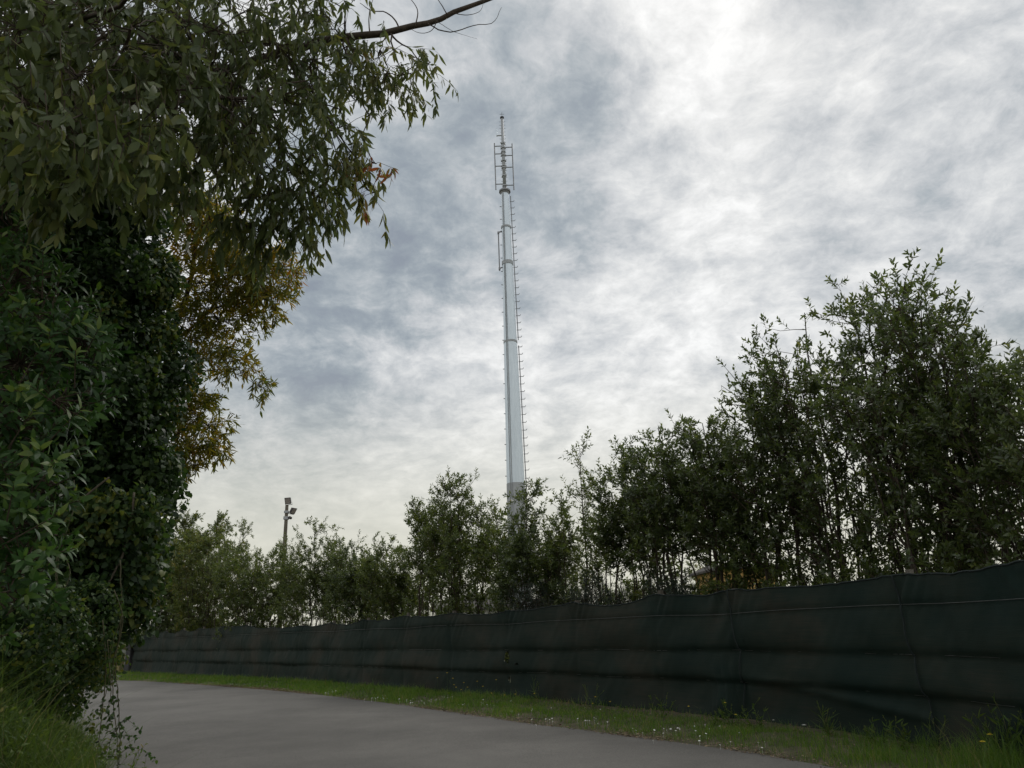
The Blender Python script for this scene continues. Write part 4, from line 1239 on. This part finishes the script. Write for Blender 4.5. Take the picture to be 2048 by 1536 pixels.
ivy_mass([B(165, 1285, 9.8, .45, .5, .4, .1), B(205, 1325, 9.9, .16, .3, .25, .15), B(120, 1310, 9.2, .5, .5, .35, .1), B(50, 1310, 8.6, .55, .5, .35, .1), B(80, 1255, 8.8, .6, .5, .45), B(10, 1270, 7.8, .6, .5, .45), B(200, 1440, 9.5, .12, .2, .16, .3), B(225, 1500, 9.6, .10, .2, .12, .3)],
         .06, .04, 620, M['ivy'], ivy, name='low_tangle', tint=(.15, 1.0), lumps=3.0, down=.2)
for pts, r0, m in [([at(268, 985, 9.4), at(262, 1040, 9.4), at(245, 1110, 9.35), at(215, 1170, 9.3)], .017, 'deadwood'), ([at(218, 955, 9.2), at(180, 985, 9.2), at(112, 1045, 9.2)], .014, 'deadwood'),
                   ([at(150, 1190, 8.9), at(160, 1260, 8.9), at(148, 1300, 8.9)], .01, 'deadwood')]:
    child_tube(ivy, 'dead_branch', pts, [r0 * .8, r0, r0 * .7], M[m], 7, 14)
vl = MB()
for pts, Y, r0 in [([(240, 1120), (243, 1200), (240, 1260), (232, 1320), (236, 1400), (240, 1480), (238, 1530)], 8.9, .007), ([(228, 1180), (246, 1240), (226, 1330), (228, 1420), (236, 1500), (236, 1545)], 8.8, .006), ([(205, 1240), (212, 1330), (205, 1420), (195, 1500), (188, 1540)], 8.6, .006),
                   ([(245, 1230), (222, 1300), (218, 1360), (205, 1410), (196, 1440)], 8.7, .005), ([(215, 1280), (222, 1390), (216, 1420), (224, 1450)], 8.6, .005), ([(125, 1070), (112, 1130), (118, 1190), (140, 1150), (130, 1110)], 8.3, .006), ([(110, 1010), (70, 1100), (58, 1200), (52, 1300), (50, 1400)], 8.0, .006),
                   ([(88, 1220), (90, 1300), (92, 1340)], 8.2, .005), ([(180, 1230), (176, 1270), (172, 1300)], 8.6, .005), ([(148, 960), (146, 1020), (118, 1110), (116, 1190)], 8.4, .005), ([(300, 1180), (325, 1200), (330, 1220)], 9.6, .005), ([(105, 1235), (100, 1300), (105, 1360)], 8.2, .004)]:
    P = [at(x, y, Y + .03 * i) for i, (x, y) in enumerate(pts)]
    child_tube(ivy, 'vine', P, [r0, r0, r0 * .6], M['vine'], 5, 26)
    Pc, _ = catmull(P, 60)
    n = 26
    pk = Pc[rng.integers(6, 60, n)]
    vl.leaves(pk, unit(rng.normal(0, .6, (n, 3)) + [0, 0, -.6]), rand_dirs(n), rng.uniform(.03, .075, n), rng.uniform(.02, .05, n), rng.uniform(.1, .9, n), 2)
o = vl.build('vine_leaves', M['ivy'], ivy, attr=True); o.location = tuple(-IL); tag(o, kind='stuff')

# ---- near laurel bush at the left edge
NB = at(-40, 1400, 5.6)
near = thing('laurel_bush', 'glossy bright green laurel bush at the left edge in front of the ivy', 'bush', (-4.9, 5.9, -.05))
NL = np.array(near.location)
stems = [((-4.9 + .2 * math.cos(a), 5.9 + .2 * math.sin(a), 0), at(x, y, Y)) for a, x, y, Y in [(0, 60, 480, 5.4), (1, 130, 680, 5.3), (2, 40, 700, 5.2), (3, 120, 830, 5.1), (4, 60, 1000, 5.0), (5, -60, 560, 5.4), (6, -80, 900, 5.2)]]
A = np.array([s[0] for s in stems]); E = np.array([s[1] for s in stems])
sp = polyline(A, E, 8, .02, np.array([[-.2, 0, .1]] * len(A)))
o = MB().tubes(sp, np.linspace(.03, .008, 8)[None], 7).build('stem', M['bark'], near, smooth=True); o.location = tuple(-NL)
nm, nt_ = MB(), MB()
for (px, py, Y, rp, n) in [(30, 470, 5.5, 75, 26), (35, 560, 5.4, 80, 30), (60, 640, 5.3, 95, 40), (130, 700, 5.2, 65, 30), (40, 730, 5.2, 90, 40), (110, 800, 5.1, 70, 26), (30, 850, 5.1, 85, 34), (60, 950, 5.0, 80, 32), (20, 1040, 5.0, 80, 32), (40, 1130, 4.9, 70, 20), (170, 690, 5.2, 28, 8), (10, 1180, 5.0, 60, 14), (90, 1020, 5.1, 40, 10), (-90, 600, 5.5, 130, 60), (-100, 800, 5.4, 130, 60), (-110, 1000, 5.3, 130, 60), (-110, 1200, 5.2, 130, 50)]:
    r = rp / FPX * Y
    Cc = at(px, py, Y)
    O = clump_twigs(Cc, np.array([r, r * 1.3, r]), n)
    D = unit(unit(O - Cc) * .7 + rng.normal(0, .4, O.shape) + [.25, -.25, .35])
    L = rng.uniform(.14, .30, n)
    nt_.tubes(np.stack([O - D * .1, O + D * L[:, None]], 1), np.array([[.005, .003]]), 4)
    shoot_leaves(nm, O, D, L, 11, .105, .038, 3, ang=(40, 72), tint=(0, .9), young=.2, curv=.25, droop=.12)
    nt_.tubes(polyline(np.repeat(Cc[None], n, 0), O, 3, .08), np.array([[.006, .005, .004]]), 4)
lmesh = []
for tv, wv in ((.3, .36), (.6, .40), (.95, .34)):
    q_ = MB().leaves(np.zeros((1, 3)), np.array([[0, 0, -1.]]), np.array([[0, -1., 0]]), 1.0, wv, [tv], 3, .22, .2).mesh('leaf', attr=True)
    q_.materials.append(M['nearlaurel']); lmesh.append(q_)
for (px, py, Y) in [(70, 620, 4.9), (130, 660, 4.85), (180, 690, 4.9), (150, 740, 4.8), (60, 730, 4.75), (30, 540, 5.0), (100, 800, 4.7), (40, 860, 4.7), (90, 950, 4.65), (20, 1010, 4.6), (60, 1060, 4.6), (130, 850, 4.8), (30, 460, 5.1), (15, 780, 4.7), (100, 700, 4.8), (50, 920, 4.65), (20, 640, 4.9), (85, 560, 5.0)]:
    O = at(px, py, Y)
    D = unit(np.array([.45, -.45, .35]) + rng.normal(0, .3, 3))
    L = rng.uniform(.14, .24)
    nt_.tubes(np.stack([O - D * .15, O + D * L]), np.array([.005, .003]), 4)
    b1 = orient(D[None])[0]; b2 = np.cross(D, b1)
    for j in range(11):
        tt = .1 + .9 * (j + .5) / 11
        a = j * 2.399 + rng.uniform(-.3, .3)
        th = math.radians(rng.uniform(45, 75) * (1.15 - .55 * tt))
        ra = math.cos(a) * b1 + math.sin(a) * b2
        ld = unit(math.cos(th) * D + math.sin(th) * ra - [0, 0, .12]); N = unit(-math.cos(th) * ra + math.sin(th) * D)
        S_ = unit(np.cross(ld, N)); N = np.cross(S_, ld)
        sc = .105 * rng.uniform(.75, 1.2)
        p = O + D * tt * L - NL
        ob = link('leaf', lmesh[int(rng.integers(3))] if tt < .85 else lmesh[2], near)
        ob.matrix_local = Matrix([[-S_[r_] * sc, -N[r_] * sc, -ld[r_] * sc, p[r_]] for r_ in range(3)] + [[0, 0, 0, 1]])
o = nm.build('crown', M['nearlaurel'], near, attr=True); o.location = tuple(-NL); tag(o, kind='stuff')
o = nt_.build('twig', M['twig'], near); o.location = tuple(-NL)


# ------------------------------------------------------------------ grass, weeds, flowers, litter
def blades(P, h, w, lean, rnd, mat, name, seg=3):
    """arching blades: P (n,3) roots"""
    n = len(P)
    az = rng.uniform(0, 2 * PI, n)
    d = np.stack([np.cos(az), np.sin(az), np.zeros(n)], 1)
    s = np.stack([-np.sin(az), np.cos(az), np.zeros(n)], 1)
    tw = rng.uniform(0, 2 * PI, n)
    s = s * np.cos(tw)[:, None] + d * np.sin(tw)[:, None]
    ts = np.linspace(0, 1, seg + 1)
    vs = []
    for t in ts[:-1]:
        c = P + np.array([0, 0, 1.]) * (h * (t - .35 * lean * t * t))[:, None] + d * (h * lean * t * t)[:, None]
        ww = (w * (1 - .55 * t) * .5)[:, None]
        vs += [c + s * ww, c - s * ww]
    vs.append(P + np.array([0, 0, 1.]) * (h * (1 - .35 * lean))[:, None] + d * (h * lean)[:, None])
    V = np.stack(vs, 1); k = V.shape[1]
    b = (np.arange(n) * k)[:, None]
    F = [b + np.array([[k - 3, k - 2, k - 1]])]
    for j in range(seg - 1):
        F.append(b + np.array([[2 * j, 2 * j + 1, 2 * j + 3, 2 * j + 2]]))
    mb = MB().add(V, F, np.repeat(rnd, k))
    return mb.build(name, mat, attr=True)


def on_verge(u, w, A, Bc, zfun):
    k = len(A)
    f = u * (k - 1); i = np.minimum(f.astype(int), k - 2); f = (f - i)[:, None]
    a = A[i] * (1 - f) + A[i + 1] * f; b = Bc[i] * (1 - f) + Bc[i + 1] * f
    p = a * (1 - w)[:, None] + b * w[:, None]
    return np.concatenate([p, zfun(p[:, 0], p[:, 1], w)[:, None]], 1)


def scatter_verge(n, bias=1.0, wlo=0.0, whi=.82):
    u = rng.uniform(0, 1, n)
    w = rng.uniform(wlo, whi, n)
    P = on_verge(u, w, vr_in, vr_out, verge_z)
    return P, w


P, w = scatter_verge(350000)
dist = np.linalg.norm(P[:, :2], axis=1)
clump = vnoise2(P[:, 0] * 1.3 + 50, P[:, 1] * 1.3 + 50, 21) * .6 + vnoise2(P[:, 0] * 4 + 50, P[:, 1] * 4 + 50, 22) * .4
bare = np.exp(-((w - .70) / .13) ** 4) * np.clip((P[:, 1] - 9.8) / 1.5, 0, 1) * np.clip((20.5 - P[:, 1]) / 4, 0, 1)
prob = np.clip(.50 + .75 * clump, .06, 1) * (1 - .95 * bare) * np.clip((w + .005) / .10, 0, 1) ** .7
prob *= np.clip(14 / dist, .30, 1)
prob[(P[:, 1] < 5.0)] = 0
k = rng.uniform(0, 1, len(P)) < prob
P, w, dist, clump = P[k], w[k], dist[k], clump[k]
near_r = np.clip((11.5 - P[:, 1]) / 3, 0, 1)
h = rng.gamma(4, .021, len(P)) * (1 - .45 * np.exp(-((w - .48) / .16) ** 2) * np.clip((P[:, 1] - 9.8) / 1.5, 0, 1) * np.clip((20.5 - P[:, 1]) / 4, 0, 1)) * (1 + .35 * clump) * (1 + 1.3 * near_r * np.clip(w * 1.6, .3, 1)) * np.clip(.45 + w * 2.5, .45, 1)
wd = rng.uniform(.003, .006, len(P)) * np.clip(dist / 10, 1, 3)
blades(P, h, wd, rng.uniform(.1, .8, len(P)), np.clip(rng.normal(.48 + .20 * clump, .24, len(P)), 0, 1), M['grass'], 'verge_grass', seg=2)
tag(bpy.data.objects['verge_grass'], 'short green grass covering the verge below the net fence', 'grass', kind='stuff')

# left bank: long unmown grass
n = 200000
u = rng.uniform(0, 1, n); w = rng.beta(1.0, 1.6, n)


def bank_z(x, y, w):
    return verge_z(x, y, np.minimum(w * 4, .5)) + bank_rise(w)


P = on_verge(u, w, vl_in, vl_out, bank_z)
k = (P[:, 1] > 3.5) & (P[:, 1] < 14) & (P[:, 0] > -9.5)
P, w = P[k], w[k]
cl2 = vnoise2(P[:, 0] * 1.5 + 50, P[:, 1] * 1.5 + 50, 31)
k = rng.uniform(0, 1, len(P)) < np.clip(.65 + .5 * cl2, .15, 1)
P, w, cl2 = P[k], w[k], cl2[k]
h = rng.gamma(6, .070, len(P)) * (1 + .3 * cl2) * np.clip(.55 + w * 3, .5, 1.25)
blades(P, h, rng.uniform(.004, .009, len(P)), rng.uniform(.25, 1.0, len(P)), np.clip(rng.normal(.5, .22, len(P)), 0, 1), M['tallgrass'], 'bank_grass', seg=4)
tag(bpy.data.objects['bank_grass'], 'long arching unmown grass on the left road bank', 'grass', kind='stuff')

n = 900
u = rng.uniform(0, 1, 60000); w = rng.beta(1.0, 1.8, 60000)
P = on_verge(u, w, vl_in, vl_out, bank_z)
P = P[(P[:, 1] > 5) & (P[:, 1] < 13) & (P[:, 0] > -9)]
P = P[vnoise2(P[:, 0] * 1.2 + 70, P[:, 1] * 1.2 + 70, 33) > -.05][:n]
n = len(P)
D = unit(rng.normal(0, .35, (n, 3)) + [.1, -.1, 1.0])
L = rng.uniform(.2, .62, n)
wm = MB().tubes(np.stack([P, P + D * L[:, None]], 1), np.array([[.003, .0018]]), 3, a=rng.uniform(.3, 1, n))
shoot_leaves(wm, P, D, L, 9, .075, .030, 2, ang=(45, 85), tint=(.1, 1.0), curv=.35, droop=.15)
tag(wm.build('bank_weeds', M['tallgrass'], attr=True), 'broad leaved weeds growing through the long grass on the left bank', 'weeds', kind='stuff')

# leaf litter along the road edge
u = rng.uniform(0, 1, 26000)
w = np.abs(rng.normal(0, .055, 26000))
P = on_verge(u, w - .02, vr_in, vr_out, lambda x, y, w: verge_z(x, y, np.maximum(w, 0)) + .035)
k = (P[:, 1] > 5) & (P[:, 1] < 30) & (rng.uniform(0, 1, 26000) < np.clip(.4 + .8 * vnoise2(P[:, 0] * 1.1 + 50, P[:, 1] * 1.1 + 50, 41), .05, 1))
P = P[k]
a = rng.uniform(0, 6.28, len(P))
lt = MB().leaves(P, np.stack([np.cos(a), np.sin(a), rng.uniform(-.1, .25, len(P))], 1), unit(rng.normal(0, .35, (len(P), 3)) + [0, 0, 1]), rng.uniform(.02, .07, len(P)), rng.uniform(.006, .02, len(P)), rng.uniform(0, 1, len(P)), 1, .1)
tag(lt.build('leaf_litter', M['litter'], attr=True), 'dry brown leaf litter along the road edge of the verge', 'leaf litter', kind='stuff')
u = rng.uniform(0, 1, 9000); w = rng.uniform(.35, .9, 9000)
P = on_verge(u, w, vr_in, vr_out, lambda x, y, w: verge_z(x, y, w) + .01)
P = P[(P[:, 1] > 9) & (P[:, 1] < 21)]
a = rng.uniform(0, 6.28, len(P))
lt = MB().leaves(P, np.stack([np.cos(a), np.sin(a), rng.uniform(-.1, .4, len(P))], 1), unit(rng.normal(0, .4, (len(P), 3)) + [0, 0, 1]), rng.uniform(.02, .08, len(P)), rng.uniform(.008, .03, len(P)), rng.uniform(0, .8, len(P)), 1, .1)
tag(lt.build('dead_leaves', M['litter'], attr=True), 'dead leaves scattered on the bare soil in front of the net', 'dead leaves', kind='stuff')
tw = thing('fallen_twig', 'pale fallen stick lying at the road edge below the net fence', 'stick', (*on_plane(1070, 1444)[:2], .05))
tp = [np.array([-.16, .06, 0]), np.array([-.05, .03, .012]), np.array([.06, -.02, .004]), np.array([.17, -.06, .008])]
MB().tubes(np.array(tp), np.array([.006, .009, .008, .004]), 6, caps=True).build('stick', M['deadwood'], tw)
MB().tubes(np.array([tp[1], tp[1] + [.03, .05, .012]]), np.array([.005, .002]), 5, caps=True).build('side_twig', M['deadwood'], tw)

# white daisies in drifts
dz = MB(); n = 0
for (px, py, m, sp_) in [(660, 1385, 16, .35), (675, 1380, 10, .3), (770, 1395, 18, .4), (850, 1402, 20, .5), (905, 1395, 10, .4), (970, 1408, 18, .5), (1040, 1425, 8, .4), (1110, 1440, 10, .5), (1200, 1445, 7, .3), (1300, 1470, 10, .5), (1390, 1460, 8, .3), (1430, 1475, 6, .4), (1180, 1420, 5, .4), (480, 1368, 6, .5), (1500, 1490, 5, .3)]:
    c = on_plane(px, py, .08)
    for _ in range(m):
        p = c + rng.normal(0, sp_ * .6, 3) * [1, 1, 0]
        p[2] = rng.uniform(.07, .13)
        r_ = rng.uniform(.010, .017)
        a = np.arange(8) / 8 * 2 * PI
        tl = rng.normal(0, .25, 2)
        ring = np.stack([np.cos(a) * r_, np.sin(a) * r_, np.cos(a) * r_ * tl[0] + np.sin(a) * r_ * tl[1]], 1) + p
        dz.add(np.concatenate([ring, [p + [0, 0, .005]]]), [[[i, (i + 1) % 8, 8] for i in range(8)]])
        dz.tubes(np.array([p * [1, 1, .0] + [0, 0, .02], p]), np.array([.0012, .0012]), 3)
tag(dz.build('daisies', M['petal_w']), 'tiny white daisies scattered in drifts through the verge grass', 'daisies', kind='stuff')


def yellow_flower(label, px, py, Y, hgt, r_, group='yellow flowers on the verge', mat='petal_y'):
    p = at(px, py, Y)
    t = thing('yellow_flower' if mat == 'petal_y' else 'white_flower', label, 'flower', (p[0], p[1], .02), rng.uniform(0, 6), group)
    top = np.array([rng.normal(0, .03), rng.normal(0, .03), max(p[2] - .02, .05)])
    MB().tubes(polyline(np.zeros((1, 3)), top[None], 5, .03), np.linspace(.0028, .0018, 5)[None], 5).build('stem', M['grass'], t)
    hd = MB()
    for ring, (rr, n_, zz) in enumerate(((r_, 14, 0.0), (r_ * .65, 10, .005))):
        a = np.arange(n_) / n_ * 2 * PI + ring * .3
        d = np.stack([np.cos(a), np.sin(a), np.full(n_, .35 + .3 * ring)], 1)
        hd.leaves(np.repeat((top + [0, 0, zz])[None], n_, 0), d, np.tile([0, 0, 1.], (n_, 1)), rr, rr * .42, np.zeros(n_), 1, .1)
    hd.build('flower_head', M[mat], t)
    return t


yellow_flower('larger yellow flower in the grass near the right edge, right one of two', 1995, 1471, 8.4, .2, .034)
yellow_flower('larger yellow flower in the grass near the right edge, left one of two', 1962, 1483, 8.3, .2, .034)
yellow_flower('pale flower standing alone by the net right of the seam', 1608, 1450, 11.0, .15, .034, mat='petal_w', group='pale flowers by the net')
yellow_flower('small pale flower by the bunched net at the seam', 1547, 1441, 11.9, .15, .024, mat='petal_w', group='pale flowers by the net')
fp = [(893, 1346), (874, 1356), (908, 1357), (905, 1370), (912, 1375), (934, 1375), (922, 1380), (925, 1366), (957, 1363), (969, 1373), (991, 1360), (985, 1386), (1012, 1391), (1031, 1389), (1065, 1388), (1186, 1395), (1187, 1407), (1218, 1404), (1166, 1426), (1371, 1413), (1441, 1406), (1475, 1430)]
for k, (px, py) in enumerate(fp):
    g0 = on_plane(px, py + 22, .05)
    yellow_flower('tiny yellow flower on a thin stem among the verge grass before the net', px, py, float(np.clip(np.interp(px, [870, 1060, 1200, 1480], [19.0, 16.2, 14.2, 11.6]), 8, 30)), .3, .028 if py < 1400 else .024, group='tiny yellow flowers along the verge')


# tall weeds against the net
def weed(label, px, Y, hgt, n, spread=.12, seed_head=True, leafy=0):
    p = at(px, 1440, Y)
    t = thing('tall_weed', label, 'weed', (p[0], p[1], .0), rng.uniform(0, 6), 'tall weeds standing against the net')
    A = rng.normal(0, .04, (n, 3)) * [1, 1, 0]
    hh = hgt * rng.uniform(.55, 1.0, n)
    E = A + rng.normal(0, spread, (n, 3)) * [1, 1, 0]; E[:, 2] = hh
    pl = polyline(A, E, 7, .02, np.stack([rng.normal(0, .03, n), rng.normal(0, .03, n), hh * .05], 1))
    MB().tubes(pl, np.linspace(.0035, .0014, 7)[None], 4, a=rng.uniform(.4, 1, n)).build('stalk', M['tallgrass'], t, attr=True)
    m = MB()
    ti = np.repeat(np.arange(n), 5 + leafy)
    O, D = sample_poly(pl, ti, rng.uniform(.02, .6 if not leafy else .9, len(ti)))
    LD = unit(D * .7 + rng.normal(0, .6, O.shape) * [1, 1, .3])
    m.leaves(O, LD, orient(LD), hgt * rng.uniform(.2, .45, len(ti)) * (.5 if leafy else 1), .010 if not leafy else .02, rng.uniform(.2, .8, len(ti)), 3, .5)
    m.build('leaves', M['tallgrass'], t, attr=True)
    if seed_head:
        s = MB()
        q = np.repeat(np.arange(n), 16)
        O, D = sample_poly(pl, q, rng.uniform(.80, 1.0, len(q)))
        LD = unit(D + rng.normal(0, .45, O.shape))
        s.leaves(O, LD, orient(LD), .022, .006, rng.uniform(.6, 1, len(q)), 1)
        tag(s.build('seed_head', M['tallgrass'], t, attr=True), kind='stuff')


weed('tall grass tuft with upright seed heads in front of the middle right panel', 1655, 10.9, .52, 9, .05)
weed('drooping weed in front of the bunched net seam', 1462, 12.2, .48, 9, .16, leafy=3)
weed('second drooping weed just right of the net seam', 1510, 11.9, .40, 8, .14, leafy=2)
weed('leafy weed with broad leaves below the right net panel', 1755, 9.9, .42, 7, .09, leafy=4)
weed('leafy weed in a dense tuft right of the broad leaved weed', 1800, 9.7, .45, 9, .10, leafy=5)
weed('arching weed by the right hand seam of the net', 1860, 9.4, .55, 9, .2)
weed('tall arching weed clump at the right edge of the picture', 2015, 8.6, .72, 14, .18, leafy=3)
weed('second arching weed clump near the right edge', 1965, 8.8, .55, 11, .18, leafy=2)
weed('thin wispy stalks against the net in the middle', 1180, 15.1, .55, 5, .14)
weed('thin wispy stalk left of the wispy stalks', 1075, 16.9, .70, 3, .06)
weed('pale wispy weed against the net below the middle pair', 1325, 13.4, .45, 6, .12, leafy=3)
weed('short weed on the bare soil before the net', 1430, 12.4, .30, 6, .10, leafy=2)
# leafy runners on the left bank that reach over the asphalt
rb = thing('bramble_runner', 'leafy bramble runner at the foot of the left bank reaching over the road', 'plant', (*on_plane(215, 1520)[:2], 0))
rl = np.array(rb.location)
bmk = MB()
for pts in ([(215, 1500), (235, 1450), (255, 1470), (262, 1500)], [(225, 1520), (262, 1495), (300, 1510), (312, 1520)], [(210, 1460), (240, 1470), (275, 1475)], [(220, 1480), (250, 1440), (280, 1460)]):
    Pc = np.array([at(x, y, 9.7) for x, y in pts])
    o = child_tube(rb, 'runner', Pc, [.004, .003, .0015], M['vine'], 5, 14)
    Pf, _ = catmull(Pc, 30)
    pk = Pf[rng.integers(2, 30, 26)]
    LD = unit(rng.normal(0, .7, (26, 3)))
    bmk.leaves(pk, LD, unit(rng.normal(0, .5, (26, 3)) + [0, 0, 1]), rng.uniform(.03, .07, 26), rng.uniform(.02, .045, 26), rng.uniform(.2, .9, 26), 2)
o = bmk.build('leaves', M['nearlaurel'], rb, attr=True); o.location = tuple(-rl)
